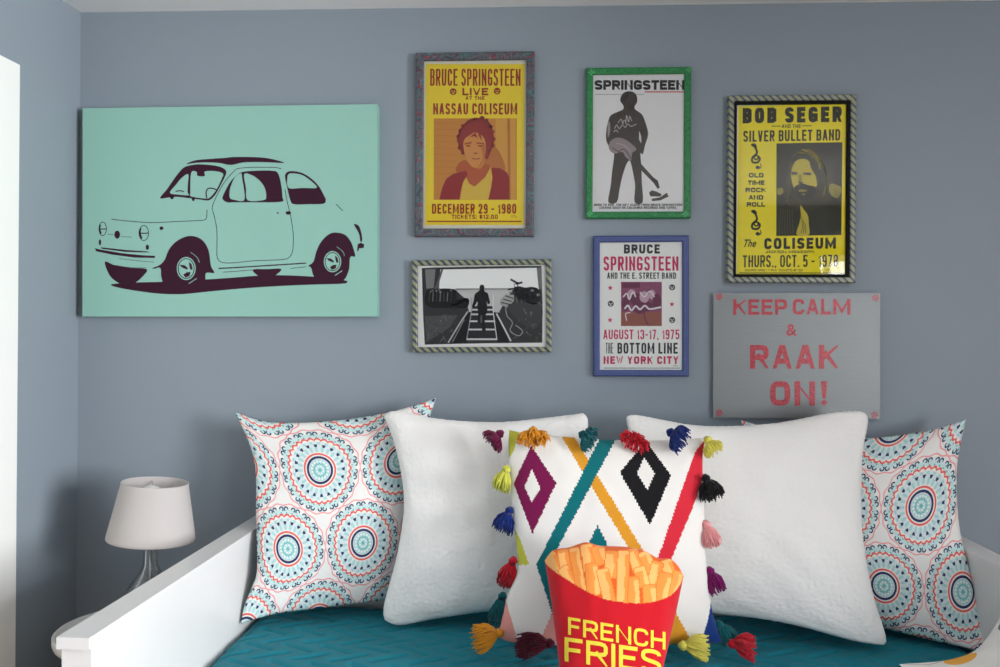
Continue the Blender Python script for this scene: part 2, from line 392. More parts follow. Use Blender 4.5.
# ------------------------------------------------------------------ flat prints in a wall-hung thing's own plane
class Hung:
    """a thing hung flat on the back wall; outer corners (TL, TR, BR, BL) as seen, front face 'depth' off the wall"""
    def __init__(s, name, corners, depth, crop, scale):
        P = [at_y(px, py, -depth) for px, py in corners]
        c = sum(P, Vector()) / 4
        s.w = ((P[1] - P[0]).length + (P[2] - P[3]).length) / 2
        s.h = ((P[0] - P[3]).length + (P[1] - P[2]).length) / 2
        t = (P[1] - P[0]) + (P[2] - P[3]); u = (P[0] - P[3]) + (P[1] - P[2])
        a = (math.atan2(t.z, t.x) + math.atan2(-u.x, u.z)) / 2
        s.a = a; s.c = c; s.depth = depth; s.crop = crop; s.scale = scale; s.hw = s.w / 2; s.hh = s.h / 2
        s.root = empty(name, (c.x, 0, c.z), (0, -a, 0))
        s.inv = Matrix.Rotation(a, 3, 'Y')
    def loc(s, zx, zy, y=None):
        p = at_y(s.crop[0] + zx / s.scale, s.crop[1] + zy / s.scale, -s.depth if y is None else y)
        q = s.inv @ (p - Vector((s.c.x, 0, s.c.z)))
        return (q.x, q.z)

class Ink:
    """layers of flat printed shapes gathered into ONE mesh; each layer 0.12 mm above the one before"""
    def __init__(s, hung, y):
        s.h = hung; s.y = y; s.v = []; s.f = []; s.mi = []; s.mats = []; s.k = 0
    def m(s, mm):
        if mm not in s.mats: s.mats.append(mm)
        return s.mats.index(mm)
    def layer(s): s.k += 1
    def L(s, p): return s.h.loc(p[0], p[1], s.y)
    def raw(s, vs, fs, mm, lay=None):
        b = len(s.v); y = s.y - 0.00012 * s.k
        s.v += [(x, y - (0.000009 * (lay[i] % 20) if lay else 0), z) for i, (x, z) in enumerate(vs)]
        for f in fs: s.f.append([b + i for i in f]); s.mi.append(s.m(mm))
    def poly(s, pts, mm, smooth=False, holes=(), k=6, local=False):
        loops = [pts] + list(holes)
        if smooth: loops = [spline(l, True, k) for l in loops]
        if not local: loops = [[s.L(p) for p in l] for l in loops]
        tr = tessellate_polygon([[Vector((x, z, 0)) for x, z in l] for l in loops])
        s.raw([p for l in loops for p in l], tr, mm)
    def rect(s, x0, y0, x1, y1, mm): s.poly([(x0, y0), (x1, y0), (x1, y1), (x0, y1)], mm)
    def ell(s, x, y, rx, ry, mm, hole=None):
        e = lambda a, b: [(x + a * math.cos(2 * PI * k / 24), y + b * math.sin(2 * PI * k / 24)) for k in range(24)]
        s.poly(e(rx, ry), mm, holes=[e(*hole)] if hole else ())
    def stroke(s, pts, w, mm, smooth=True):
        if smooth and len(pts) > 2: pts = spline(pts, False, 5)
        L = []; R = []
        for i, p in enumerate(pts):
            a = pts[max(i - 1, 0)]; b = pts[min(i + 1, len(pts) - 1)]
            dx, dy = b[0] - a[0], b[1] - a[1]; l = math.hypot(dx, dy) or 1
            L.append((p[0] - dy / l * w / 2, p[1] + dx / l * w / 2)); R.append((p[0] + dy / l * w / 2, p[1] - dx / l * w / 2))
        n = len(L); vs = [s.L(p) for p in L + R]
        s.raw(vs, [(i, i + 1, n + i + 1, n + i) for i in range(n - 1)], mm)
    def text(s, t, x0, y0, x1, y1, mm, weight=0.17, shear=None, rise=0.0, gap=0.75):
        a = s.L((x0, y1)); b = s.L((x1, y1 - rise)); c = s.L((x0, y0))
        W = b[0] - a[0]; Hh = c[1] - a[1]
        if shear is None:
            vs, fs, lay = block_text(t, W, Hh, weight, gap); vs = [(u / W, v / Hh) for u, v in vs]
        else: (vs, fs), lay = text_tris(t, weight, shear), None
        s.raw([(a[0] + u * W, a[1] + u * (b[1] - a[1]) + v * Hh) for u, v in vs], fs, mm, lay)
    def star(s, x, y, r, mm, n=5, inner=0.42):
        s.poly([(x + (r if k % 2 == 0 else r * inner) * math.sin(PI * k / n), y - (r if k % 2 == 0 else r * inner) * math.cos(PI * k / n)) for k in range(2 * n)], mm)
    def build(s, name, parent):
        me = bpy.data.meshes.new(name); me.from_pydata(s.v, [], s.f)
        o = link(name, me, s.mats, parent)
        for p, i in zip(me.polygons, s.mi): p.material_index = i
        bm = bmesh.new(); bm.from_mesh(me)
        for f in bm.faces:
            f.normal_update()
            if f.normal.y > 0: f.normal_flip()
        bm.to_mesh(me); bm.free()
        return o

def rails(h, rail, m_, name='frame', y0=0.0, inset=0.0, step=0.004):
    """mitred frame: four rails with a rounded front"""
    bm = bmesh.new()
    W, H, d = h.hw - inset, h.hh - inset, h.depth
    prof = [(0, y0), (0, -d + step), (step * 0.4, -d + step * 0.3), (step, -d), (rail - step, -d), (rail - step * 0.3, -d + step * 0.3), (rail, -d + step), (rail, y0)]
    ringv = []
    for o_, y in prof:
        ringv.append([bm.verts.new((sx * (W - o_), y, sz * (H - o_))) for sx, sz in ((-1, -1), (1, -1), (1, 1), (-1, 1))])
    n = len(ringv)
    for i in range(n):
        a, b = ringv[i], ringv[(i + 1) % n]
        for k in range(4): bm.faces.new([a[k], a[(k + 1) % 4], b[(k + 1) % 4], b[k]])
    return obj(name, bm, m_, h.root)

# ------------------------------------------------------------------ the room
M_WALL = mat('grey_blue_paint', (138, 148, 157), 0.55, spec=0.35, bump=0.12, bscale=160, bdist=0.001)
M_CEIL = mat('ceiling_paint', (240, 240, 240), 0.8, bump=0.1, bscale=120)
M_TRIM = mat('white_trim_paint', (240, 240, 236), 0.35)
M_WHITE = mat('white_satin_lacquer', (230, 228, 226), 0.32, vary=0.02)
M_FLOOR = None
def floor_mat():
    M, nt, b = new_mat('oak_boards', 0.4)
    tc, x, y, z = coords(nt)
    w = nt.nodes.new('ShaderNodeTexBrick'); w.inputs['Scale'].default_value = 1
    w.inputs['Brick Width'].default_value = 1.2; w.inputs['Row Height'].default_value = 0.13; w.inputs['Mortar Size'].default_value = 0.002
    w.inputs['Color1'].default_value = rgb((176, 142, 106)); w.inputs['Color2'].default_value = rgb((160, 124, 88)); w.inputs['Mortar'].default_value = rgb((70, 50, 34))
    nt.links.new(tc.outputs['Object'], w.inputs['Vector']); nt.links.new(w.outputs['Color'], b.inputs['Base Color'])
    return M
M_FLOOR = floor_mat()
XL, XR, YF = -1.475, 3.0, -4.3
ZC = at_y(83, 12.5, 0).z
XL = at_y(78.5, 300, 0).x
TH = 0.12
def struct(o): o['kind'] = 'structure'; return o
struct(obj('floor', BX(XL - TH, XR + TH, YF - TH, TH, -0.1, 0), M_FLOOR))
struct(obj('ceiling', BX(XL - TH, XR + TH, YF - TH, TH, ZC, ZC + 0.1), M_CEIL))
struct(obj('wall_back', BX(XL - TH, XR + TH, 0, TH, 0, ZC), M_WALL))
# left wall with the doorway
pe = at_x(20, 65, XL + 0.02); DOOR_B, DOOR_TOP = pe.y, pe.z          # outer edge of the casing nearest the back wall, top of the casing
CAS = 0.11
dy1 = DOOR_B - CAS; dy0 = dy1 - 0.82; dz = DOOR_TOP - CAS
bm = bmesh.new()
box(bm, XL - TH, XL, dy1, 0, 0, ZC); box(bm, XL - TH, XL, YF - TH, dy0, 0, ZC); box(bm, XL - TH, XL, dy0, dy1, dz, ZC)
struct(obj('wall_left', bm, M_WALL))
dr = struct(empty('door_1', (XL, (dy0 + dy1) / 2, 0)))
hw = (dy1 - dy0) / 2
bm = bmesh.new()
box(bm, 0, 0.02, hw, hw + CAS, 0, dz + CAS); box(bm, 0, 0.02, -hw - CAS, -hw, 0, dz + CAS); box(bm, 0, 0.02, -hw, hw, dz, dz + CAS)
obj('casing', bm, M_TRIM, dr, bevel=0.004)
bm = bmesh.new(); box(bm, -0.07, -0.03, -hw + 0.003, hw - 0.003, 0.01, dz - 0.003)
for z0, z1 in ((0.2, 0.9), (1.05, 1.85)):
    for y0, y1 in ((-hw + 0.1, -0.04), (0.04, hw - 0.1)): box(bm, -0.031, -0.024, y0, y1, z0, z1)
sl = obj('door_leaf', bm, M_TRIM, dr, bevel=0.003)
bm = bmesh.new(); lathe(bm, [(0, 0.0), (0.025, 0.0), (0.025, 0.006), (0.009, 0.012), (0.009, 0.03), (0.022, 0.04), (0.027, 0.055), (0.018, 0.068), (0, 0.07)], 24)
bmesh.ops.rotate(bm, verts=bm.verts, matrix=Matrix.Rotation(PI / 2, 3, 'Y')); bmesh.ops.translate(bm, verts=bm.verts, vec=(-0.029, -hw + 0.06, 1.0))
obj('door_knob', bm, mat('brushed_nickel', (190, 188, 184), 0.3, 1), sl, True)
# right wall and front wall, each with a window
def wall_with_window(name, axis, w0, w1, a0, a1, z0, z1):
    bm = bmesh.new()
    for p0, p1, q0, q1 in ((w0, a0, 0, ZC), (a1, w1, 0, ZC), (a0, a1, 0, z0), (a0, a1, z1, ZC)):
        if axis == 'x': box(bm, XR, XR + TH, p0, p1, q0, q1)
        else: box(bm, p0, p1, YF - TH, YF, q0, q1)
    return struct(obj(name, bm, M_WALL))
M_PANE = glass_mat('window_pane')
def window(name, axis, a0, a1, z0, z1, nx=3, nz=4):
    w = struct(empty(name, (XR, (a0 + a1) / 2, z0) if axis == 'x' else ((a0 + a1) / 2, YF, z0), (0, 0, PI / 2 if axis == 'x' else PI)))
    hw, H = (a1 - a0) / 2, z1 - z0
    sgn = -1  # outside is local -y
    bm = bmesh.new(); c = 0.08
    for b in ((-hw - c, -hw, -c, H + c), (hw, hw + c, -c, H + c), (-hw, hw, H, H + c), (-hw, hw, -c, 0)):
        box(bm, b[0], b[1], 0.0, 0.02, b[2], b[3])
    box(bm, -hw - c, hw + c, 0.0, 0.06, -0.03, 0)
    obj('casing', bm, M_TRIM, w, bevel=0.003)
    bm = bmesh.new(); s = 0.045
    for b in ((-hw, -hw + s, 0, H), (hw - s, hw, 0, H), (-hw + s, hw - s, 0, s), (-hw + s, hw - s, H - s, H), (-hw + s, hw - s, H / 2 - s / 2, H / 2 + s / 2)):
        box(bm, b[0], b[1], -0.08, -0.04, b[2], b[3])
    for k in range(1, nx): x = -hw + 2 * hw * k / nx; box(bm, x - 0.01, x + 0.01, -0.07, -0.05, s, H - s)
    for k in range(1, nz):
        if k * 2 != nz: z = H * k / nz; box(bm, -hw + s, hw - s, -0.069, -0.051, z - 0.01, z + 0.01)
    fr = obj('sash', bm, M_TRIM, w)
    obj('pane', BX(-hw + s, hw - s, -0.062, -0.058, s, H - s), M_PANE, fr)
    return w
WX = (-4.0, -2.2, 0.75, 2.15); WY = (2.05, 2.9, 0.6, 1.98)
wall_with_window('wall_right', 'x', YF - TH, 0, *WX); window('window_1', 'x', *WX)
wall_with_window('wall_front', 'y', XL, XR, *WY); window('window_2', 'y', *WY, 2, 6)
# baseboards
struct(obj('baseboard_back', BX(XL, XR, -0.016, 0, 0, 0.12), M_TRIM, bevel=0.004))
bm = bmesh.new(); box(bm, XL, XL + 0.016, DOOR_B, -0.017, 0, 0.12); struct(obj('baseboard_left', bm, M_TRIM, bevel=0.004))
struct(obj('baseboard_right', BX(XR - 0.016, XR, YF, -0.017, 0, 0.12), M_TRIM, bevel=0.004))

# daylight through the two windows
def daylight(name, loc, rot, sx, sy, power, col):
    l = bpy.data.lights.new(name, 'AREA'); l.shape = 'RECTANGLE'; l.size = sx; l.size_y = sy; l.energy = power; l.color = col
    o = bpy.data.objects.new(name, l); COL.objects.link(o); o.location = loc; o.rotation_euler = rot; return o
daylight('daylight_right', (XR + TH + 0.03, (WX[0] + WX[1]) / 2, (WX[2] + WX[3]) / 2), (0, PI / 2, 0), WX[3] - WX[2], WX[1] - WX[0], 340, (0.95, 0.97, 1.0))
daylight('daylight_front', ((WY[0] + WY[1]) / 2, YF - TH - 0.03, (WY[2] + WY[3]) / 2), (PI / 2, 0, 0), WY[1] - WY[0], WY[3] - WY[2], 60, (0.93, 0.965, 1.0))
wd = bpy.data.worlds.new('sky'); SC.world = wd; wd.use_nodes = True
wd.node_tree.nodes['Background'].inputs[0].default_value = (0.75, 0.87, 1, 1); wd.node_tree.nodes['Background'].inputs[1].default_value = 1.0

# ------------------------------------------------------------------ canvas print with the little car
M_MINT = mat('mint_canvas', (144, 190, 176), 0.85, spec=0.2, bump=0.15, bscale=900, bdist=0.0006)
M_PLUM = mat('plum_ink', (56, 24, 42), 0.85, spec=0.2)
h = Hung('canvas_print', [(82, 107.5), (377.3, 105), (377, 316.5), (83, 316.5)], 0.036, (85, 140), 6.667)
tag(h.root, 'wide mint green canvas with a dark plum stencil of a small old car', 'canvas')
cv = obj('canvas', BX(-h.hw, h.hw, -0.036, -0.0003, -h.hh, h.hh), M_MINT, h.root, bevel=0.003)
A = lambda *p: [(x, y) for x, y in p]
B = lambda *p: [(x, y + 500) for x, y in p]
C = lambda *p: [(x + 933.4, y) for x, y in p]
Dd = lambda *p: [(x + 933.4, y + 500) for x, y in p]
I = Ink(h, -0.0362)
I.poly(A((675, 160), (740, 135), (860, 124)) + C((0, 119), (60, 113), (160, 113), (260, 118), (340, 133), (392, 152), (260, 148), (130, 149), (40, 166)) + A((900, 154), (820, 149), (740, 152)), M_PLUM, True)
I.poly(A((500, 387), (545, 330), (590, 265), (625, 218), (665, 180), (740, 163), (820, 165), (900, 178), (940, 205), (935, 240), (900, 310), (865, 370), (825, 402), (760, 396), (680, 386), (610, 379), (555, 384)), M_PLUM,
       True, [A((566, 352), (605, 300), (645, 252), (688, 228), (686, 290), (684, 350), (692, 368), (620, 364)), A((708, 218), (745, 213), (750, 238), (798, 240), (800, 210), (870, 208), (918, 222), (915, 250), (880, 325), (845, 372), (818, 390), (760, 386), (704, 374), (702, 350))], 4)
I.stroke(A((810, 388), (808, 345), (825, 322), (860, 325), (880, 335)), 8, M_PLUM)
I.ell(580, 385, 12, 10, M_PLUM); I.ell(722, 395, 10, 12, M_PLUM); I.stroke(A((605, 342), (635, 338), (660, 345)), 7, M_PLUM)
I.stroke(A((175, 527), (260, 538), (370, 547), (460, 551), (600, 544), (760, 537), (802, 530), (812, 505), (813, 465)), 4.5, M_PLUM)
I.stroke(C((72, 195), (110, 187), (200, 182), (330, 183), (375, 193)), 4.5, M_PLUM)
I.stroke(A((1005, 197), (950, 255), (900, 330), (850, 440), (860, 500), (878, 590), (880, 680)) + B((880, 270), (895, 305), (930, 319), (1000, 318)) + Dd((200, 305), (380, 297), (430, 280), (452, 230), (455, 130), (440, 20)) + C((428, 465), (410, 390), (400, 330)), 4.5, M_PLUM)
I.poly(A((918, 395), (925, 360), (965, 285), (1000, 245)) + C((110, 215), (200, 205), (320, 205), (355, 225), (375, 300), (383, 380), (375, 412), (200, 415), (60, 415)) + A((950, 416)), M_PLUM,
       True, [C((30, 370), (35, 320), (65, 250), (105, 222), (115, 260), (130, 398), (60, 398), (36, 390)), C((128, 228), (180, 235), (230, 270), (265, 320), (275, 380), (255, 401), (152, 402), (140, 320))], 4)
I.poly(C((400, 245), (410, 218), (440, 207), (500, 215), (560, 245), (620, 300), (660, 370), (672, 400), (655, 425), (560, 428), (460, 428), (435, 400), (415, 320)), M_PLUM,
       True, [C((416, 250), (426, 227), (450, 222), (510, 232), (570, 270), (612, 318), (520, 319), (425, 320))], 4)
I.ell(933.4 + 422, 486, 18, 12, M_PLUM); I.ell(933.4 + 352, 486, 6, 6, M_PLUM); I.stroke(C((740, 428), (785, 472)), 5, M_PLUM)
I.poly(Dd((860, 63), (890, 70), (907, 110), (915, 165), (903, 178), (893, 125)), M_PLUM, True)
I.poly(Dd((885, 195), (905, 185), (928, 195), (925, 220), (895, 222), (888, 242), (880, 238)), M_PLUM)
# shadow on the ground and the wheels
I.poly(B((172, 465), (230, 455), (330, 450), (520, 445), (800, 430)) + Dd((60, 417), (230, 404), (400, 402), (600, 412), (790, 435), (815, 445), (780, 458), (560, 465), (250, 480), (0, 500)) + B((800, 513), (660, 527), (520, 526), (380, 511), (230, 486)), M_PLUM, True)
I.layer()
I.poly(B((450, 353), (495, 335), (530, 300), (560, 230), (610, 175), (680, 142), (740, 145), (790, 175), (825, 240), (840, 340), (862, 385), (808, 387), (800, 440), (760, 490), (640, 510), (540, 480), (510, 420), (502, 354), (462, 358)), M_PLUM, True)
I.poly(Dd((555, 340), (590, 310), (610, 240), (640, 180), (690, 130), (740, 117), (800, 132), (840, 180), (858, 230), (868, 276), (835, 282), (825, 370), (785, 440), (690, 460), (600, 420), (574, 352)), M_PLUM, True)
I.poly(B((133, 312), (200, 335), (300, 352), (412, 362), (380, 415), (330, 455), (280, 470), (210, 445), (160, 395)), M_PLUM, True)
I.poly(Dd((185, 365), (280, 361), (375, 360), (340, 400), (300, 420), (230, 410)), M_PLUM, True)
I.poly(B((66, 222), (110, 232), (250, 255), (400, 270), (468, 272), (466, 286), (330, 284), (180, 264), (75, 242)), M_PLUM)
I.poly(B((105, 215), (280, 234), (410, 242), (435, 250), (270, 246), (115, 226)), M_PLUM)
I.stroke(B((225, 290), (350, 305), (460, 314)), 3, M_PLUM); I.stroke(B((200, 335), (300, 350), (410, 352)), 3, M_PLUM)
for x, y, rx, ry in ((118, 92, 27, 48), (392, 120, 34, 53)):
    I.ell(x, y + 500, rx, ry, M_PLUM, (rx - 5, ry - 5)); I.stroke(B((x - rx, y), (x, y + 2), (x + rx, y)), 7, M_PLUM)
    I.stroke(B((x - rx * 0.6, y - ry * 0.6), (x - rx * 0.75, y), (x - rx * 0.4, y + ry * 0.7)), 10, M_PLUM)
I.ell(215, 631, 19, 27, M_PLUM); I.stroke(B((150, 128), (190, 131)), 3, M_PLUM); I.stroke(B((240, 144), (310, 148)), 3, M_PLUM)
I.ell(510, 588, 13, 12, M_PLUM); I.ell(100, 682, 8, 20, M_PLUM); I.ell(416, 715, 11, 18, M_PLUM)
I.stroke(B((890, 356), (1000, 351)) + Dd((300, 336), (540, 321)), 8, M_PLUM, False)
I.stroke(B((920, 381), (1000, 376)) + Dd((180, 366)), 4, M_PLUM, False); I.stroke(Dd((435, 356), (540, 346)), 4, M_PLUM, False)
I.layer()
for ox, oy, k in ((675, 857, 1.0), (933.4 + 717, 811, 0.92)):
    I.k = 3; I.ell(ox, oy, 63 * k, 77 * k, M_MINT)
    I.k = 4; I.ell(ox, oy, 56 * k, 69 * k, M_PLUM, (50 * k, 63 * k)); I.poly([(ox - 44 * k, oy - 26 * k), (ox - 10 * k, oy - 22 * k), (ox + 12 * k, oy - 2 * k), (ox + 6 * k, oy + 8 * k), (ox - 30 * k, oy - 8 * k)], M_PLUM)
    I.poly([(ox + 18 * k, oy - 45 * k), (ox + 36 * k, oy - 30 * k), (ox + 44 * k, oy + 5 * k), (ox + 30 * k, oy + 10 * k), (ox + 22 * k, oy - 10 * k)], M_PLUM)
    I.poly([(ox - 20 * k, oy + 40 * k), (ox + 5 * k, oy + 24 * k), (ox + 30 * k, oy + 22 * k), (ox + 22 * k, oy + 50 * k), (ox - 5 * k, oy + 60 * k)], M_PLUM)
    I.stroke([(ox + 30 * k, oy - 108 * k), (ox + 72 * k, oy - 75 * k), (ox + 88 * k, oy - 40 * k)], 3, M_MINT); I.stroke([(ox + 18 * k, oy + 100 * k), (ox + 70 * k, oy + 66 * k)], 5, M_MINT)
I.build('car_stencil', cv)

# ------------------------------------------------------------------ framed things
M_GLASS = glass_mat('picture_glass', (254, 255, 254), 0.5, 0.02)
M_BACK = mat('backing_board', (90, 80, 70), 0.9)
def paper(name, c, rough=0.7, vary=0.0): return mat(name, c, rough, spec=0.25, vary=vary, vscale=6)
INKS = {}
def ink(c):
    if c not in INKS: INKS[c] = mat('ink_%d' % len(INKS), c, 0.7, spec=0.2)
    INKS[c].name = 'printing_ink'
    return INKS[c]
BLACK = ink((34, 32, 34))
def framed(name, corners, depth, crop, scale, rail, m_frame, m_paper, label, cat, group, mgap=0.0):
    h = Hung(name, corners, depth, crop, scale)
    tag(h.root, label, cat, group)
    rails(h, rail, m_frame)
    obj('backing', BX(-h.hw + rail * 0.5, h.hw - rail * 0.5, -0.006, -0.001, -h.hh + rail * 0.5, h.hh - rail * 0.5), M_BACK, h.root)
    sh = obj('print_sheet', BX(-h.hw + rail - 0.001, h.hw - rail + 0.001, -0.0125, -0.0065, -h.hh + rail - 0.001, h.hh - rail + 0.001), m_paper, h.root)
    obj('glass', BX(-h.hw + rail - 0.0005, h.hw - rail + 0.0005, -0.0165, -0.0145, -h.hh + rail - 0.0005, h.hh - rail + 0.0005), M_GLASS, h.root)
    return h, sh, Ink(h, -0.0127)
def smiley(I, x, y, r, mm, pm):
    I.ell(x, y, r, r, mm); I.k += 1
    I.poly([(x - r * 0.6, y - r * 0.25), (x - r * 0.15, y - r * 0.25), (x - r * 0.15, y), (x - r * 0.6, y)], pm); I.poly([(x + r * 0.15, y - r * 0.25), (x + r * 0.6, y - r * 0.25), (x + r * 0.6, y), (x + r * 0.15, y)], pm)
    I.poly([(x - r * 0.5, y + r * 0.3), (x + r * 0.5, y + r * 0.3), (x, y + r * 0.7)], pm); I.k -= 1

GRP = 'framed concert posters'
# --- yellow and red poster, paisley frame
h, sh, I = framed('framed_poster', [(416, 52.5), (535, 50.8), (533.3, 235.8), (414.3, 237)], 0.024, (400, 40), 3.253, 0.0245, paisley_mat(), paper('ivory_paper', (226, 220, 206)),
    'yellow and red concert poster with a portrait in a paisley maroon and teal frame', 'poster', GRP)
YEL, RED = ink((246, 214, 52)), ink((158, 38, 36))
I.poly([(84, 78), (406, 78), (402, 602), (82, 602)], YEL); I.layer()
I.text('BRUCE SPRINGSTEEN', 98, 94, 392, 149, RED, 0.165)
I.text('LIVE', 203, 156, 287, 180, RED, 0.24); I.text('AT THE', 213, 183, 275, 195, RED, 0.24)
I.text('NASSAU COLISEUM', 108, 206, 381, 242, RED, 0.165)
smiley(I, 173, 168, 11, RED, YEL); smiley(I, 316, 166, 11, RED, YEL)
I.text('DECEMBER 29 - 1980', 104, 533, 378, 565, RED, 0.17); I.text('TICKETS: $12.00', 168, 568, 318, 582, RED, 0.22)
I.rect(88, 588, 395, 592, RED); I.text('CTL', 362, 571, 380, 577, RED)
I.build('lettering', sh)
I = Ink(h, -0.0127); I.k = 2
I.rect(110, 255, 380, 520, ink((206, 134, 58))); I.layer()
q = lambda pts: [((425 + x / 6.667 - 400) * 3.253, (110 + y / 6.667 - 40) * 3.253) for x, y in pts]
OR1, OR2, OR3 = ink((218, 156, 66)), ink((190, 112, 52)), ink((160, 60, 48))
for k in range(9): I.stroke(q([(60, 85 + k * 42), (215, 90 + k * 42)]), 1.4, OR2)
I.poly(q([(470, 55), (548, 55), (552, 598), (480, 400)]), OR1); I.poly(q([(548, 55), (566, 55), (572, 598), (556, 598)]), OR2); I.poly(q([(566, 55), (604, 55), (606, 598), (572, 598)]), OR1)
I.layer(); I.poly(q([(430, 250), (470, 250), (512, 310), (535, 400), (470, 420), (400, 400), (400, 300)]), OR2, True)
I.layer(); I.poly(q([(205, 400), (225, 355), (270, 335), (320, 380), (370, 390), (400, 360), (440, 380), (430, 440), (330, 510), (260, 460), (220, 420)]), ink((184, 88, 50)), True)
I.layer(); I.poly(q([(270, 440), (295, 490), (330, 512), (400, 450), (440, 378), (455, 450), (430, 598), (235, 598), (250, 500)]), ink((224, 184, 72)))
I.layer(); J1 = ink((150, 34, 40))
I.poly(q([(95, 598), (115, 520), (140, 460), (190, 425), (270, 405), (285, 430), (255, 480), (238, 540), (230, 598)]), J1); I.poly(q([(440, 385), (500, 388), (545, 415), (562, 450), (562, 598), (422, 598), (440, 520), (450, 450)]), J1)
I.layer(); HR = ink((150, 48, 48))
I.poly(q([(212, 195), (235, 130), (270, 85), (320, 55), (380, 57), (430, 85), (452, 140), (458, 215), (440, 270), (415, 330), (395, 300), (380, 200), (300, 180), (260, 230), (262, 300), (235, 270), (222, 225)]), HR, True)
for x, y, r in ((222, 180, 16), (232, 140, 18), (255, 105, 18), (290, 76, 18), (330, 58, 16), (375, 58, 18), (415, 76, 18), (442, 110, 18), (456, 150, 16), (458, 195, 16), (452, 240, 16), (232, 250, 15), (250, 292, 14), (430, 275, 16)): I.ell(*q([(x + random.uniform(-6, 6), y + random.uniform(-6, 6))])[0], r * 0.4879 * random.uniform(0.5, 0.95), r * 0.4879 * random.uniform(0.5, 1.0), HR)
I.layer(); I.poly(q([(256, 225), (268, 190), (300, 168), (335, 150), (385, 175), (405, 225), (404, 290), (385, 345), (350, 380), (320, 382), (288, 350), (266, 295)]), ink((214, 142, 74)), True)
I.layer(); FD = ink((158, 76, 48))
I.poly(q([(262, 222), (310, 212), (312, 224), (264, 232)]), FD); I.poly(q([(342, 215), (395, 220), (396, 230), (345, 226)]), FD)
I.ell(*q([(288, 240)])[0], 8, 3.2, FD); I.ell(*q([(370, 240)])[0], 8, 3.2, FD)
I.poly(q([(322, 285), (352, 285), (345, 294), (328, 294)]), FD); I.stroke(q([(312, 322), (340, 328), (368, 323)]), 3.4, FD)
I.poly(q([(300, 182), (335, 150), (352, 190), (330, 175)]), HR); I.poly(q([(352, 160), (372, 158), (378, 205)]), HR)
I.poly(q([(375, 240), (405, 235), (400, 310), (372, 368), (356, 376), (385, 320)]), ink((196, 116, 62)), True)
I.build('portrait', sh)

# --- white poster in the green glitter frame
M_GREEN = glitter_mat('green_glitter_tape', (14, 96, 46), (48, 150, 84), 420)
h, sh, I = framed('framed_poster', [(587, 68), (692.3, 66), (690, 217.5), (585.3, 219)], 0.022, (570, 55), 3.814, 0.0205, M_GREEN, paper('white_poster_paper', (236, 232, 236)),
    'white poster of a dark figure from behind with guitar in a bright green frame', 'poster', GRP)
FIG, RD2 = ink((60, 52, 48)), ink((206, 70, 56))
I.layer()
I.text('SPRINGSTEEN', 94, 96, 437, 133, BLACK, 0.27, gap=0.3)
for k in range(22): I.rect(286 + k * 6.8, 137.5, 290.8 + k * 6.8, 143.5, RD2)
I.rect(96, 149.5, 282, 151.5, ink((150, 146, 150)))
I.text('BORN TO RUN. THE NEW ALBUM FROM BRUCE SPRINGSTEEN', 92, 567, 428, 576, BLACK, 0.24); I.text('COMING SOON ON COLUMBIA RECORDS AND TAPES.', 112, 578, 408, 587, BLACK, 0.24)
I.build('lettering', sh)
I = Ink(h, -0.0127); I.k = 1
q = lambda pts: [((595 + x / 5.13 - 570) * 3.814, (85 + y / 5.13 - 55) * 3.814) for x, y in pts]
I.poly(q([(130, 82), (134, 58), (150, 38), (180, 32), (205, 42), (216, 65), (215, 90), (205, 106), (205, 124), (240, 150), (258, 190), (273, 250), (258, 305), (245, 356), (233, 350), (238, 420), (240, 500), (245, 601), (203, 601), (206, 520), (195, 450), (180, 390), (162, 405), (140, 470), (125, 540), (112, 601), (68, 601), (80, 520), (88, 440), (98, 350), (75, 320), (58, 285), (57, 240), (68, 185), (85, 152), (140, 128), (146, 108)]), FIG, True, k=3)
I.poly(q([(236, 404), (300, 474), (322, 490), (332, 525), (322, 534), (300, 502), (230, 430)]), FIG)
I.poly(q([(277, 552), (292, 540), (318, 548), (342, 560), (336, 572), (284, 571)]), FIG); I.poly(q([(290, 584), (335, 575), (368, 552), (378, 572), (335, 592), (292, 596)]), FIG)
I.layer(); SHT = ink((196, 188, 190)); GT = ink((150, 134, 140))
I.poly(q([(226, 235), (237, 262), (238, 300), (226, 280)]), ink((214, 210, 214))); I.poly(q([(66, 200), (76, 190), (78, 235), (66, 270)]), ink((150, 144, 144)), True)
I.poly(q([(70, 315), (82, 285), (118, 270), (165, 285), (212, 328), (190, 350), (186, 388), (160, 372), (128, 350), (100, 352), (78, 338)]), GT, True)
I.layer(); I.stroke(q([(85, 320), (120, 340), (150, 330), (190, 385)]), 3, FIG); I.stroke(q([(118, 352), (140, 350), (150, 375)]), 8, FIG); I.stroke(q([(110, 300), (150, 310), (185, 340)]), 2, SHT)
for pts in ([(118, 195), (135, 175), (142, 200), (150, 180), (160, 195)], [(158, 200), (162, 155), (172, 190), (178, 160), (188, 185)], [(100, 225), (112, 205), (125, 225), (140, 205), (155, 218), (168, 200), (185, 212), (212, 200)], [(95, 240), (110, 232), (118, 245)]):
    I.stroke(q(pts), 2.6, SHT)
I.build('figure', sh)
GL = mat('pale_green_glitter', (84, 176, 112), 0.4)
for x, y in ((82, 66), (455, 55), (75, 605), (440, 607)):
    I = Ink(h, -0.0222)
    I.star(x, y, 15, GL, 4, 0.35); I.k += 1; I.ell(x, y, 4, 4, M_GREEN)
    I.build('corner_flower', h.root)

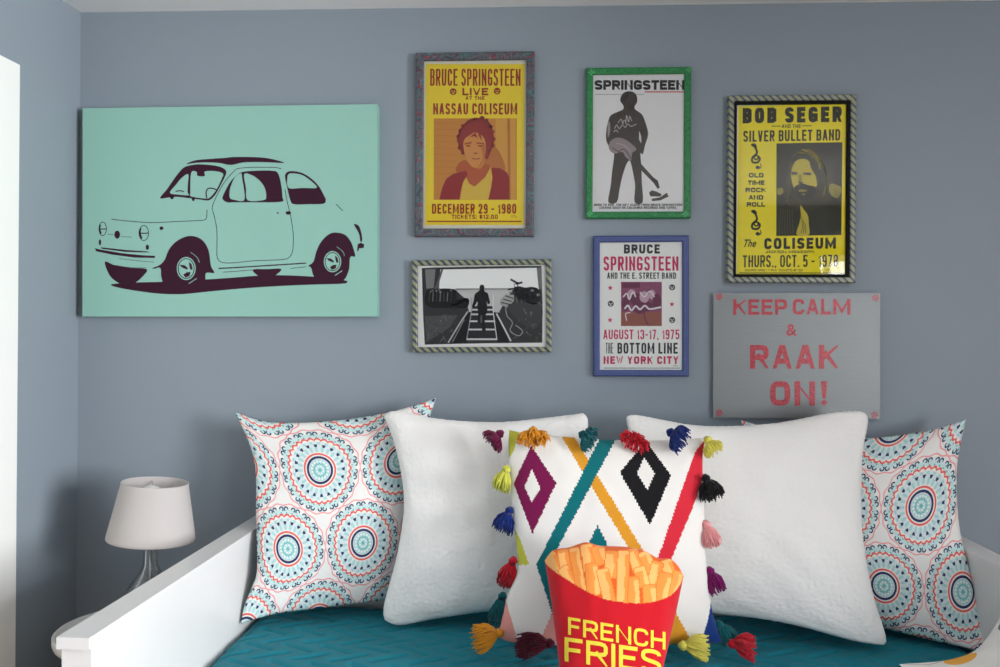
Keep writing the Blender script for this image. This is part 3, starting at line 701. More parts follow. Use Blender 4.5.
# --- yellow and black poster
h, sh, I = framed('framed_poster', [(730, 96), (858.3, 93.2), (854.5, 282), (726.5, 283.3)], 0.03, (715, 85), 3.252, 0.017, stripe_mat('silver_check_tape', 0.0215, (150, 158, 96), (76, 78, 88), (150, 152, 158), 1.0), paper('cream_poster_paper', (240, 238, 230)),
    'bright yellow and black concert poster with long haired bearded man, silver checked frame', 'poster', GRP)
h2 = type('o', (), {})(); h2.hw, h2.hh, h2.depth, h2.root = h.hw - 0.0172, h.hh - 0.0172, 0.026, h.root
rails(h2, 0.0085, mat('black_lip', (14, 13, 14), 0.7, spec=0.2), 'inner_lip', -0.013, 0, 0.002)
YL = ink((250, 228, 40)); NK = ink((48, 46, 36))
I.poly([(76, 68), (428, 60), (424, 614), (70, 618)], YL); I.layer()
I.text('BOB SEGER', 90, 75, 412, 125, NK, 0.27, rise=5)
I.text('AND THE', 217, 128, 279, 140, NK, 0.2); I.rect(184, 132.5, 214, 135, NK); I.rect(282, 131.5, 314, 134, NK)
I.text('SILVER BULLET BAND', 92, 149, 407, 185, NK, 0.16, rise=5)
for t, a in (('OLD', (110, 286, 158, 301)), ('TIME', (107, 310, 161, 325)), ('ROCK', (99, 334, 166, 349)), ('AND', (109, 358, 157, 373)), ('ROLL', (103, 381, 163, 396))): I.text(t, *a, NK, 0.28, gap=0.4)
for oy in (0, 216):
    I.stroke([(122, 195 + oy), (132, 205 + oy), (136, 222 + oy), (122, 236 + oy), (122, 250 + oy), (138, 252 + oy), (146, 240 + oy), (138, 230 + oy)], 7, NK)
    I.stroke([(118, 196 + oy), (128, 194 + oy), (134, 204 + oy)], 8, NK); I.ell(134, 236 + oy, 9, 9, NK, (4, 4)); I.ell(139, 268 + oy, 7, 6, NK); I.stroke([(146, 255 + oy), (150, 265 + oy), (144, 272 + oy)], 3, NK)
I.text('The', 95, 502, 134, 527, NK, 0.02, 0.4); I.text('COLISEUM', 160, 498, 393, 534, NK, 0.25, rise=2)
I.text('JACKSON, MISSISSIPPI', 165, 538, 322, 547, NK, 0.22)
I.text('THURS., OCT. 5 - 1978', 90, 554, 400, 593, NK, 0.16, rise=2)
I.rect(78, 610, 420, 612.5, NK); I.text('DOORS OPEN 7 PM  TICKETS $7.50', 97, 599, 285, 606, NK); I.text('CTL', 360, 599, 378, 605, NK)
I.build('lettering', sh)
I = Ink(h, -0.0127); I.k = 2
I.poly([(200, 190), (414, 186), (411, 488), (199, 491)], ink((56, 52, 38))); I.layer()
q = lambda pts: [((770 + x / 6.353 - 715) * 3.252, (135 + y / 6.353 - 85) * 3.252) for x, y in pts]
F1, F2, F3 = ink((204, 184, 62)), ink((150, 136, 58)), ink((104, 96, 56))
HD = ink((66, 60, 42))
I.poly(q([(100, 300), (110, 200), (140, 130), (200, 85), (280, 92), (345, 150), (385, 220), (400, 320), (380, 420), (300, 470), (150, 470), (90, 400)]), HD, True); I.layer()
rs = random.Random(5)
base = [(150, 128), (205, 98), (262, 104), (310, 140), (346, 196), (364, 262), (366, 330), (352, 400)]
cv_ = spline(base, False, 6)
for k in range(46):   # loose strands of long hair, brightest over the crown
    i0 = rs.randint(0, len(cv_) - 14); n_ = rs.randint(6, 13); ox, oy = rs.uniform(-52, 8), rs.uniform(-10, 34)
    c_ = (F3, F2, F1, F3)[rs.randint(0, 3)] if i0 < 22 else (F3, HD, F3, F2)[rs.randint(0, 3)]
    I.stroke(q([(x + ox * (j / n_ + 0.3), y + oy * (0.4 + j / n_)) for j, (x, y) in enumerate(cv_[i0:i0 + n_:2])]), rs.uniform(1.2, 3.0), c_)
for k in range(12):
    x0 = rs.uniform(95, 140); I.stroke(q([(x0 + 20, rs.uniform(150, 220)), (x0, 290), (x0 - 8, rs.uniform(350, 430))]), 1.6, F3 if k % 3 else HD)
I.layer()
I.poly(q([(134, 262), (142, 205), (165, 165), (205, 152), (245, 165), (268, 215), (302, 262), (300, 312), (270, 370), (225, 395), (180, 380), (148, 330)]), F1, True); I.layer()
I.poly(q([(134, 234), (175, 236), (176, 252), (140, 254)]), NK); I.poly(q([(208, 238), (262, 240), (258, 256), (212, 252)]), NK)
I.poly(q([(182, 250), (198, 250), (204, 296), (180, 300)]), F2); I.poly(q([(176, 296), (212, 300), (202, 310), (182, 308)]), NK)
I.poly(q([(152, 335), (176, 316), (205, 308), (240, 318), (292, 335), (282, 385), (240, 415), (195, 410), (168, 385), (158, 350)]), NK, True)
I.poly(q([(250, 175), (285, 230), (308, 250), (300, 320), (290, 260), (262, 215)]), HD); I.layer()
I.poly(q([(178, 350), (200, 344), (232, 350), (236, 358), (205, 362), (182, 360)]), F2); I.poly(q([(196, 372), (226, 374), (214, 384)]), F2)
I.poly(q([(192, 448), (215, 475), (240, 512), (246, 570), (246, 634), (170, 634), (186, 560), (196, 510)]), F1, True)
I.poly(q([(48, 342), (80, 338), (82, 368), (60, 382), (46, 372)]), F2, True); I.poly(q([(385, 310), (440, 325), (452, 350), (430, 400), (392, 385), (375, 350)]), F2, True)
I.layer()
for k in range(6): I.stroke(q([(70 + k * 14, 470), (62 + k * 16, 560), (58 + k * 18, 634)]), 1.2, F3)
for k in range(3): I.stroke(q([(200 + k * 12, 520 + k * 20), (206 + k * 10, 580 + k * 10), (196 + k * 14, 625)]), 2.0, HD)
I.build('portrait', sh)

# --- black and white photograph
h, sh, I = framed('framed_photograph', [(411.8, 260.3), (551.7, 259), (551.3, 351.8), (412.3, 353)], 0.024, (400, 250), 6.0625, 0.0165, stripe_mat('lime_twist_tape', 0.0235, (142, 152, 92), (54, 56, 64), (128, 132, 138), 1.0), paper('photo_paper', (244, 242, 242)),
    'small landscape black and white photograph of a man climbing steps, lime striped frame', 'photograph', None)
G = lambda v: ink((w_ := max(16, min(252, int((v - 60) * 1.32 + 50)))) and (w_, w_ - 1, w_))
I.poly([(132, 110), (200, 106), (500, 100), (700, 97), (856, 96), (864, 330), (862, 562), (500, 566), (300, 570), (150, 574), (140, 400)], G(62)); I.layer()
I.poly([(245, 118), (828, 108), (842, 240), (235, 246)], G(214)); I.poly([(330, 236), (690, 234), (640, 300), (600, 380), (420, 380), (400, 300)], G(176)); I.layer()
I.poly([(205, 245), (230, 180), (250, 118), (262, 118), (240, 190), (225, 246)], G(96)); I.poly([(152, 118), (215, 116), (205, 230), (160, 235)], G(120)); I.poly([(828, 108), (858, 106), (862, 240), (845, 236)], G(110))
I.poly([(340, 232), (690, 231), (690, 241), (340, 243)], G(140)); I.poly([(160, 250), (230, 236), (300, 234), (345, 250), (330, 300), (400, 290), (420, 310), (400, 350), (300, 352), (165, 340)], G(38), True)
I.poly([(300, 318), (400, 292), (412, 312), (320, 345)], G(150)); I.layer()
for k in range(7): I.stroke([(180 + k * 22, 255), (176 + k * 22, 312)], 6, G(110 if k % 2 else 70))
I.ell(326, 256, 12, 20, G(30)); I.poly([(310, 275), (345, 275), (350, 320), (310, 322)], G(46))
I.poly([(150, 400), (350, 395), (300, 470), (160, 560)], G(84)); I.poly([(410, 375), (440, 375), (405, 560), (320, 566)], G(26)); I.poly([(560, 375), (600, 380), (660, 560), (590, 562)], G(26))
# the drum kit and ramp at the right
I.poly([(610, 300), (640, 268), (692, 272), (690, 310), (650, 350), (605, 330)], G(150)); I.layer()
for k in range(3): I.stroke([(612 + k * 14, 318 - k * 20), (668 + k * 10, 330 - k * 18)], 6, G(40))
I.poly([(690, 232), (720, 220), (760, 228), (800, 224), (842, 240), (850, 300), (820, 330), (760, 318), (700, 280)], G(34), True)
I.poly([(660, 330), (840, 320), (860, 420), (800, 480), (690, 400)], G(70), True)
for p in ([(670, 178), (722, 205)], [(700, 206), (742, 196)], [(735, 236), (800, 246)], [(655, 240), (700, 232)]): I.stroke(p, 11, G(28))
I.stroke([(712, 200), (716, 270)], 5, G(28)); I.stroke([(690, 190), (704, 280)], 4, G(28))
for k in range(5): I.stroke([(700 + k * 28, 262), (712 + k * 28, 330)], 4, G(130))
# stairs
I.poly([(440, 340), (560, 340), (588, 548), (402, 548)], G(52)); I.layer()
for y, x0, x1 in ((362, 437, 565), (390, 430, 570), (432, 420, 577), (482, 413, 582), (541, 403, 588)): I.poly([(x0, y - 5), (x1, y - 5), (x1, y + 5), (x0, y + 5)], G(186))
I.stroke([(432, 290), (432, 375), (404, 545)], 5, G(150)); I.stroke([(566, 270), (566, 375), (588, 545)], 5, G(200))
I.stroke([(412, 372), (360, 450), (292, 562)], 8, G(170)); I.stroke([(585, 385), (630, 470), (672, 552)], 9, G(190)); I.stroke([(390, 420), (320, 556)], 4, G(140))
I.stroke([(640, 350), (650, 400), (682, 440), (668, 490), (720, 520), (742, 490), (700, 455)], 5, G(150)); I.layer()
rs = random.Random(3)
for k in range(70):
    x, y = (rs.uniform(160, 330), rs.uniform(400, 550)) if k % 2 else (rs.uniform(680, 850), rs.uniform(300, 540))
    if 330 < y or k % 2 == 0: I.stroke([(x, y), (x + rs.uniform(-14, 14), y + rs.uniform(-16, 16)), (x + rs.uniform(-22, 22), y + rs.uniform(-10, 26))], rs.uniform(1.5, 3.5), G(rs.choice((70, 84, 100, 116, 52))))
for k in range(26):
    x, y = (rs.uniform(170, 320), rs.uniform(236, 262)) if k % 2 else (rs.uniform(660, 840), rs.uniform(225, 275)); I.ell(x, y, rs.uniform(4, 12), rs.uniform(3, 9), G(rs.choice((30, 36, 60, 120))))
# the man
I.ell(497, 228, 15, 18, G(46)); I.poly([(486, 240), (508, 240), (514, 252), (532, 262), (540, 290), (546, 318), (534, 330), (526, 312), (530, 368), (518, 400), (514, 450), (520, 488), (498, 492), (498, 420), (488, 400), (486, 440), (470, 440), (474, 380), (468, 350), (470, 312), (452, 340), (436, 345), (446, 310), (454, 268), (476, 250)], G(32), True, k=3)
I.poly([(486, 395), (506, 395), (500, 440), (486, 440)], G(90))
I.build('stage_picture', sh)

# --- white poster in the blue dotted frame
h, sh, I = framed('framed_poster', [(594, 236), (689.6, 235), (688.6, 376), (593, 377)], 0.022, (580, 225), 4.167, 0.0195, dots_mat(), paper('cool_poster_paper', (246, 243, 242)),
    'white poster with pink and black lettering in a dotted blue frame', 'poster', GRP)
MG, BK = ink((204, 40, 96)), ink((50, 46, 52))
I.layer()
I.text('BRUCE', 183, 81, 333, 119, BK, 0.24); I.text('SPRINGSTEEN', 98, 131, 410, 190, MG, 0.17); I.text('AND THE E. STREET BAND', 113, 198, 400, 224, BK, 0.2)
I.text('AUGUST 13-17, 1975', 97, 436, 414, 476, MG, 0.16); I.text('THE', 107, 491, 138, 535, BK, 0.11); I.text('BOTTOM LINE', 156, 491, 407, 536, BK, 0.17); I.text('NEW YORK CITY', 98, 547, 410, 579, MG, 0.24)
I.rect(100, 595, 415, 597.5, BK); I.text('CTL', 388, 583, 408, 590, BK)
for x, y in ((126, 262), (383, 330), (125, 396)): I.star(x, y, 12, MG)
for x, y in ((128, 328), (384, 260), (384, 396)): smiley(I, x, y, 12.5, BK, sh.data.materials[0])
I.build('lettering', sh)
I = Ink(h, -0.0127); I.k = 1
I.rect(171, 237, 341, 421, ink((140, 72, 104))); I.layer()
P1, P2, P3 = ink((196, 160, 178)), ink((108, 44, 74)), ink((150, 84, 72))
I.rect(171, 362, 341, 421, P3); I.rect(175, 240, 250, 262, P2)
for x, y, rx, ry, c in ((215, 290, 18, 22, P1), (190, 330, 16, 30, P2), (232, 310, 24, 26, P2), (268, 300, 20, 24, P1), (300, 290, 14, 20, P1), (320, 320, 18, 34, P2), (250, 345, 30, 26, P2), (285, 340, 20, 20, P2)):
    I.ell(x, y, rx, ry, c); I.k += 1
WH = ink((232, 222, 228))
I.stroke([(180, 300), (195, 285), (205, 310), (220, 280), (232, 300)], 5, WH); I.stroke([(250, 280), (268, 300), (290, 276), (310, 300)], 4, WH)
I.stroke([(186, 350), (200, 335), (214, 356), (232, 338), (250, 352), (270, 336), (290, 350), (338, 342)], 7, WH)
I.stroke([(195, 400), (190, 370), (210, 365)], 4, WH); I.stroke([(262, 345), (272, 395), (285, 415)], 5, P2)
I.build('band_picture', sh)

# ------------------------------------------------------------------ metal sign
def brushed():
    M, nt, b = new_mat('brushed_steel', 0.42)
    tc, x, y, z = coords(nt)
    mp = nt.nodes.new('ShaderNodeMapping'); mp.inputs['Scale'].default_value = (3, 3, 260); nt.links.new(tc.outputs['Object'], mp.inputs['Vector'])
    n = nt.nodes.new('ShaderNodeTexNoise'); n.inputs['Scale'].default_value = 3; n.inputs['Detail'].default_value = 4; nt.links.new(mp.outputs[0], n.inputs['Vector'])
    nt.links.new(MIX(nt, n.outputs['Fac'], rgb((112, 114, 114)), rgb((124, 127, 127))), b.inputs['Base Color'])
    b.inputs['Metallic'].default_value = 0.35
    return M
h = Hung('metal_sign', [(713.3, 293.3), (880.6, 292.7), (879.7, 419), (713, 418)], 0.02, (700, 280), 4.6)
tag(h.root, 'grey metal sign with red glitter letters, hung below the yellow and black poster', 'sign')
pl = obj('metal_plate', BX(-h.hw, h.hw, -0.02, -0.0166, -h.hh, h.hh), brushed(), h.root, bevel=0.0012)
bm = bmesh.new()
for b in ((-h.hw + 0.004, -h.hw + 0.02, -h.hh + 0.004, h.hh - 0.004), (h.hw - 0.02, h.hw - 0.004, -h.hh + 0.004, h.hh - 0.004), (-h.hw + 0.02, h.hw - 0.02, h.hh - 0.02, h.hh - 0.004), (-h.hw + 0.02, h.hw - 0.02, -h.hh + 0.004, -h.hh + 0.02)):
    box(bm, b[0], b[1], -0.0165, 0.0, b[2], b[3])
obj('back_frame', bm, mat('dark_steel', (60, 60, 64), 0.5, 0.5), h.root)
M_RG = glitter_mat('red_glitter', (144, 14, 32), (210, 52, 68), 420)
def line(f):
    I = Ink(h, -0.0204); f(I); I.build('lettering', pl)
line(lambda I: I.text('KEEP', 153, 89, 400, 160, M_RG, 0.2)); line(lambda I: I.text('CALM', 427, 87, 692, 159, M_RG, 0.2)); line(lambda I: I.text('&', 397, 203, 447, 257, M_RG, 0.02, 0.0))
line(lambda I: I.text('RAAK', 230, 299, 635, 408, M_RG, 0.22)); line(lambda I: I.text('ON', 322, 466, 529, 578, M_RG, 0.23))
line(lambda I: (I.poly([(556, 466), (585, 466), (579, 545), (563, 545)], M_RG), I.poly([(571, 549), (587, 563), (571, 579), (555, 563)], M_RG)))
for x, y in ((88, 77), (808, 82), (89, 610), (803, 621)):
    I = Ink(h, -0.0204)
    for k in range(6):
        a = PI * k / 3 + 0.26; I.poly([(x, y), (x + 13 * math.cos(a - 0.32), y + 13 * math.sin(a - 0.32)), (x + 20 * math.cos(a), y + 20 * math.sin(a)), (x + 13 * math.cos(a + 0.32), y + 13 * math.sin(a + 0.32))], M_RG)
    I.build('corner_flower', pl)

# ------------------------------------------------------------------ daybed
ZA = EYE - 0.566; XI0, XI1 = -0.847, 1.108; YB0, YB1 = -1.13, -0.03; ZM = 0.555
db = empty('daybed', ((XI0 + XI1) / 2, (YB0 + YB1) / 2, 0)); tag(db, 'white painted wooden daybed with flat topped side panels', 'daybed')
cx, cy = db.location.x, db.location.y
def dbx(name, pieces, parent=db, bev=0.004, mm=None):
    bm = bmesh.new()
    for p in pieces: box(bm, p[0] - cx, p[1] - cx, p[2] - cy, p[3] - cy, p[4], p[5])
    return obj(name, bm, mm or M_WHITE, parent, bevel=bev)
for sgn, xi in ((-1, XI0), (1, XI1)):
    o0, o1 = sorted((xi, xi + sgn * 0.05))
    sp = dbx('side_panel', [(o0, o1, YB0 + 0.062, YB1 - 0.062, 0.10, ZA - 0.022)], db, 0.0004)
    dbx('post', [(o0 - (0.006 if sgn < 0 else 0), o1 + (0.006 if sgn > 0 else 0), YB0, YB0 + 0.062, 0, ZA - 0.022)], sp, 0.0004); dbx('post', [(o0 - (0.006 if sgn < 0 else 0), o1 + (0.006 if sgn > 0 else 0), YB1 - 0.062, YB1, 0, ZA - 0.022)], sp, 0.0004)
    e0, e1 = sorted((xi - sgn * 0.002, xi + sgn * 0.060))
    dbx('cap_rail', [(e0, e1, YB0 - 0.012, YB1, ZA - 0.022, ZA)], sp, 0.005)
bp = dbx('back_panel', [(XI0, XI1, YB1 - 0.03, YB1 - 0.004, 0.2, ZA - 0.022)])
dbx('cap_rail', [(XI0 + 0.003, XI1 - 0.003, YB1 - 0.055, YB1, ZA - 0.021, ZA - 0.001)], bp)
dbx('front_rail', [(XI0, XI1, YB0 + 0.012, YB0 + 0.034, 0.12, 0.36)])
dbx('slat_base', [(XI0 + 0.005, XI1 - 0.005, YB0 + 0.04, YB1 - 0.06, 0.30, 0.335)])

# ------------------------------------------------------------------ teal quilt over the mattress
def quilt():
    x0, x1, y0, y1 = XI0 + 0.004, XI1 - 0.004, YB0 + 0.012, YB1 - 0.045
    nx, ny = 330, 170
    def hgt(x, y):
        # staggered rows of short slanted tucks, alternate rows leaning the other way
        cw, ch = 0.10, 0.062; h_ = 0
        for dj in (-1, 0, 1):
            j = math.floor(y / ch) + dj
            for di in (-1, 0, 1):
                i = math.floor(x / cw - 0.5 * (j % 2)) + di
                lx = x - (i + 0.5 + 0.5 * (j % 2)) * cw; ly = y - (j + 0.5) * ch
                sl = 0.62 if j % 2 else -0.62
                k = max(-0.036, min(0.036, lx)); d2 = (lx - k) ** 2 + (ly - k * sl) ** 2
                h_ -= 0.0075 * math.exp(-d2 / 0.0085 ** 2)
        big = noise.noise(Vector((x * 5, y * 5, 0))) * 0.006 + noise.noise(Vector((x * 17, y * 17, 4))) * 0.0022
        return h_ + big + 0.002
    bm = bmesh.new(); g = []
    for j in range(ny + 1):
        row = []
        for i in range(nx + 1):
            x = x0 + (x1 - x0) * i / nx; y = y0 + (y1 - y0) * j / ny
            e = min((x - x0), (x1 - x), (y - y0) , (y1 - y)) / 0.05
            dz = hgt(x, y) - (0 if e > 1 else 0.022 * (1 - e) ** 2)
            row.append(bm.verts.new((x, y, ZM + dz)))
        g.append(row)
    for j in range(ny):
        for i in range(nx): bm.faces.new([g[j][i], g[j][i + 1], g[j + 1][i + 1], g[j + 1][i]])
    loop = g[0][:] + [g[j][nx] for j in range(1, ny + 1)] + g[ny][nx - 1::-1] + [g[j][0] for j in range(ny - 1, 0, -1)]
    low = [bm.verts.new((v.co.x, v.co.y, 0.336)) for v in loop]
    n = len(loop)
    for k in range(n): bm.faces.new([loop[k], low[k], low[(k + 1) % n], loop[(k + 1) % n]])
    bm.faces.new(low)
    bmesh.ops.recalc_face_normals(bm, faces=bm.faces)
    me = bpy.data.meshes.new('quilt'); bm.to_mesh(me); bm.free()
    return link('quilt', me, mat('teal_quilting', (19, 120, 136), 0.8, spec=0.2, sheen=0.05, bump=0.2, bscale=500), None, True)
tag(quilt(), 'teal quilted bedspread stitched in chevrons covering the daybed mattress', 'bedspread')

# ------------------------------------------------------------------ pillows
class Pillow:
    """two puffed faces sewn along one seam; the four seam edges are traced as seen, at their own distance"""
    def __init__(s, bottom, right, top, left, y, thick, n=56, power=0.5, wrinkle=0.006, back=0.8, seed=0, pts3=None):
        # y: distance (world y) of corners BL, BR, TR, TL
        yBL, yBR, yTR, yTL = y
        def edge(px, ya, yb):
            sp = spline(px, False, 12); L = [0]
            for a, b in zip(sp, sp[1:]): L.append(L[-1] + math.hypot(b[0] - a[0], b[1] - a[1]))
            P = [at_y(p[0], p[1], ya + (yb - ya) * l / L[-1]) for p, l in zip(sp, L)]
            def ev(t):
                d = t * L[-1]
                for i in range(len(L) - 1):
                    if d <= L[i + 1] or i == len(L) - 2:
                        k = (d - L[i]) / max(1e-9, L[i + 1] - L[i]); return P[i].lerp(P[i + 1], min(1, k))
            return ev
        if pts3: s.eb, s.er, s.et, s.el = pts3
        else:
            s.eb, s.er, s.et, s.el = edge(bottom, yBL, yBR), edge(right, yBR, yTR), edge(top, yTL, yTR), edge(left, yBL, yTL)
        s.BL, s.BR, s.TL, s.TR = s.eb(0), s.eb(1), s.et(0), s.et(1)
        s.N = (s.BR - s.BL + s.TR - s.TL).cross(s.TL - s.BL + s.TR - s.BR).normalized()
        s.thick, s.n, s.power, s.wr, s.back, s.seed = thick, n, power, wrinkle, back, seed
        s.W = ((s.BR - s.BL).length + (s.TR - s.TL).length) / 2; s.H = ((s.TL - s.BL).length + (s.TR - s.BR).length) / 2
    def seam(s, u, v):
        return (s.eb(u) * (1 - v) + s.et(u) * v + s.el(v) * (1 - u) + s.er(v) * u
                - (s.BL * (1 - u) * (1 - v) + s.BR * u * (1 - v) + s.TL * (1 - u) * v + s.TR * u * v))
    def puff(s, u, v):
        a = 1 - (2 * u - 1) ** 2; b = 1 - (2 * v - 1) ** 2
        base = (max(0, a) ** s.power) * (max(0, b) ** s.power)
        q = noise.noise(Vector((u * 4 + s.seed, v * 4, s.seed))) + 0.5 * noise.noise(Vector((u * 9 + s.seed, v * 9, 3 + s.seed)))
        return s.thick * base + s.wr * q * min(1, 6 * min(a, b))
    def front(s, u, v, off=0.0): return s.seam(u, v) + s.N * (s.puff(u, v) + off)
    def find(s, px, py):
        u, v = 0.5, 0.5
        for _ in range(14):
            p = project(s.front(u, v)); e = 0.004
            pu = project(s.front(min(1, u + e), v)); pv = project(s.front(u, min(1, v + e)))
            du = min(1, u + e) - u or 1e-6; dv = min(1, v + e) - v or 1e-6
            a, b, c, d = (pu[0] - p[0]) / du, (pv[0] - p[0]) / dv, (pu[1] - p[1]) / du, (pv[1] - p[1]) / dv
            det = a * d - b * c
            if abs(det) < 1e-9: break
            ex, ey = px - p[0], py - p[1]
            u = min(0.995, max(0.005, u + 0.9 * (d * ex - b * ey) / det)); v = min(0.995, max(0.005, v + 0.9 * (a * ey - c * ex) / det))
        return u, v
    def build(s, name, mats, parent=None, pick=None, uv=None, fuzz=0.0, origin=None):
        n = s.n; vs = []; st = []; idx = {}
        org = origin or Vector((0, 0, 0))
        for j in range(n + 1):
            for i in range(n + 1):
                u, v = i / n, j / n
                # crowd the samples a little at the seam so the roll-off stays round
                u = 0.5 - 0.5 * math.cos(PI * u) * (0.55) + (u - 0.5) * 0.45 - 0.0 if True else u
                v = 0.5 - 0.5 * math.cos(PI * v) * (0.55) + (v - 0.5) * 0.45
                u = min(1, max(0, u)); v = min(1, max(0, v))
                p = s.front(u, v)
                if fuzz: p = p + s.N * fuzz * noise.noise(p * 150) + Vector((noise.noise(p * 170), noise.noise(p * 160 + Vector((5, 0, 0))), noise.noise(p * 180))) * fuzz
                idx[('f', i, j)] = len(vs); vs.append(p - org); st.append((u, v))
        for j in range(n + 1):
            for i in range(n + 1):
                if i in (0, n) or j in (0, n): idx[('b', i, j)] = idx[('f', i, j)]; continue
                u, v = st[idx[('f', i, j)]]
                idx[('b', i, j)] = len(vs); vs.append(s.seam(u, v) - s.N * s.puff(u, v) * s.back - org); st.append((u, v))
        fs = []; side = []
        for j in range(n):
            for i in range(n):
                fs.append([idx[('f', i, j)], idx[('f', i + 1, j)], idx[('f', i + 1, j + 1)], idx[('f', i, j + 1)]]); side.append('f')
        for j in range(n):
            for i in range(n):
                fs.append([idx[('b', i, j + 1)], idx[('b', i + 1, j + 1)], idx[('b', i + 1, j)], idx[('b', i, j)]]); side.append('b')
        me = bpy.data.meshes.new(name); me.from_pydata([tuple(v) for v in vs], [], fs)
        if uv:
            L = me.uv_layers.new(name='print')
            for lp in me.loops: L.data[lp.index].uv = uv(*st[lp.vertex_index])
        o = link(name, me, mats, parent, True)
        if pick:
            for p, sd in zip(me.polygons, side):
                if sd == 'b': p.material_index = pick(None, None); continue
                c = sum((vs[i] for i in p.vertices), Vector()) / len(p.vertices) + org
                p.material_index = pick(*project(c))
        return o
def root_at(name, P):
    o = empty(name, ((P.BL + P.BR) / 2)); return o

# --- medallion pillows
M_MED = medallion_mat()
def med(bottom, right, top, left, y, thick, label, lattice, seed, sx=1.0):
    P = Pillow(bottom, right, top, left, y, thick, 64, 0.5, 0.007, 0.8, seed)
    # three medallion centres as seen (two of one row, one of the row above) pin the printed lattice
    (ua, va), (ub, vb), (uc, vc) = (P.find(*p) for p in lattice)
    M2 = Matrix(((ub - ua, (uc - ua) - 0.5 * (ub - ua)), (vb - va, (vc - va) - 0.5 * (vb - va)))).inverted()
    def uv(u, v):
        q_ = M2 @ Vector((u - ua, v - va)); return (q_.x, q_.y * 0.87)
    o = P.build('throw_pillow', M_MED, None, None, uv, origin=(P.BL + P.BR) / 2); o.location = (P.BL + P.BR) / 2
    tag(o, label, 'pillow', 'medallion print throw pillows'); return P
med([(241, 624), (275, 614), (330, 607), (400, 598)], [(400, 598), (410, 540), (418, 460), (436, 398)], [(235, 412), (270, 422), (330, 421), (390, 412), (436, 398)], [(241, 624), (244, 607), (251, 589), (257, 570), (256, 520), (254, 460), (235, 412)],
    (-0.345, -0.16, -0.085, -0.13), 0.06, 'pillow with coral and navy medallions leaning at left end of daybed', ((288, 549), (363, 543), (320, 470)), 1)
med([(785, 608), (850, 620), (930, 640), (985, 652)], [(985, 652), (975, 592), (960, 530), (957, 470), (966, 419)], [(741, 420), (800, 436), (870, 438), (930, 430), (966, 419)], [(785, 608), (775, 540), (760, 480), (741, 420)],
    (-0.16, -0.385, -0.14, -0.08), 0.06, 'pillow with coral and navy medallions leaning at right end of daybed', ((884, 586), (963, 592), (921, 506)), 5)

# --- white fleecy pillows
M_FUR = mat('white_fleece', (244, 241, 237), 0.95, spec=0.1, sheen=0.6, bump=0.25, bscale=90, bdist=0.004)
def fur(bottom, right, top, left, y, thick, label, seed):
    P = Pillow(bottom, right, top, left, y, thick, 150, 0.42, 0.008, 0.7, seed)
    o = P.build('fleece_pillow', M_FUR, None, fuzz=0.0012, origin=(P.BL + P.BR) / 2); o.location = (P.BL + P.BR) / 2
    tag(o, label, 'pillow', 'white fleece pillows'); return P
fur([(385, 620), (400, 625), (440, 618), (500, 610), (570, 606)], [(570, 606), (580, 560), (580, 480), (588, 425), (583, 413)], [(384, 416), (396, 411), (440, 419), (500, 422), (560, 416), (583, 413)], [(385, 620), (384, 605), (398, 550), (404, 500), (396, 450), (384, 416)],
    (-0.285, -0.25, -0.15, -0.185), 0.078, 'white fleece pillow left of the tasseled pillow', 11)
fur([(645, 612), (700, 612), (780, 622), (850, 640), (880, 645)], [(880, 645), (886, 638), (872, 590), (862, 530), (862, 460), (868, 420), (860, 411)], [(627, 424), (634, 415), (700, 426), (770, 424), (830, 413), (860, 411)], [(645, 612), (640, 560), (638, 480), (627, 424)],
    (-0.28, -0.40, -0.20, -0.16), 0.085, 'white fleece pillow right of the tasseled pillow', 14)

# --- the woven pillow with tassels
TZ = lambda *p: [(460 + x / 2.597, 410 + y / 2.597) for x, y in p]
yarn = lambda name, c: mat(name, c, 0.9, spec=0.1, bump=0.5, bscale=420, sheen=0.2, bdist=0.0015)
CW = {'white': (240, 236, 230), 'maroon': (122, 20, 76), 'black': (26, 25, 28), 'teal': (12, 110, 116), 'mustard': (226, 156, 44), 'red': (218, 46, 62), 'lime': (206, 206, 76), 'pink': (232, 160, 150), 'navy': (24, 56, 122)}
WOVEN = {k: yarn('woven_' + k, v) for k, v in CW.items()}
order = list(CW)
shapes = [('maroon', TZ((185, 92), (250, 190), (188, 322), (139, 190)), TZ((187, 153), (209, 205), (187, 240), (167, 200))),
          ('black', TZ((483, 80), (548, 170), (494, 299), (415, 162)), TZ((478, 123), (506, 165), (487, 209), (460, 165))),
          ('teal', TZ((372, 55), (408, 70), (232, 398), (262, 500), (250, 560), (198, 402)), None),
          ('mustard', TZ((255, 55), (288, 55), (476, 365), (600, 600), (560, 600), (440, 362)), None),
          ('teal', TZ((357, 298), (388, 360), (400, 420), (310, 420), (328, 360)), None),
          ('red', TZ((610, 110), (648, 60), (648, 130), (610, 240), (548, 390), (510, 450), (470, 450), (512, 390)), None),
          ('lime', TZ((122, 40), (158, 40), (140, 105), (112, 150), (105, 110)), None),
          ('lime', TZ((120, 270), (156, 335), (180, 402), (150, 402), (120, 340)), None),
          ('pink', TZ((60, 600), (115, 480), (152, 606)), None),
          ('pink', TZ((250, 500), (262, 600), (205, 606)), None),
          ('mustard', TZ((540, 545), (586, 600), (580, 640), (520, 640)), None),
          ('navy', TZ((655, 480), (700, 600), (690, 640), (625, 610), (645, 540)), None)]
def inside(p, poly):
    c = False; x, y = p; j = len(poly) - 1
    for i in range(len(poly)):
        (xi, yi), (xj, yj) = poly[i], poly[j]
        if (yi > y) != (yj > y) and x < (xj - xi) * (y - yi) / (yj - yi) + xi: c = not c
        j = i
    return c
def pick_woven(px, py):
    if px is None: return 0
    for c, a, hole in shapes:
        if inside((px, py), a) and not (hole and inside((px, py), hole)): return order.index(c)
    return 0
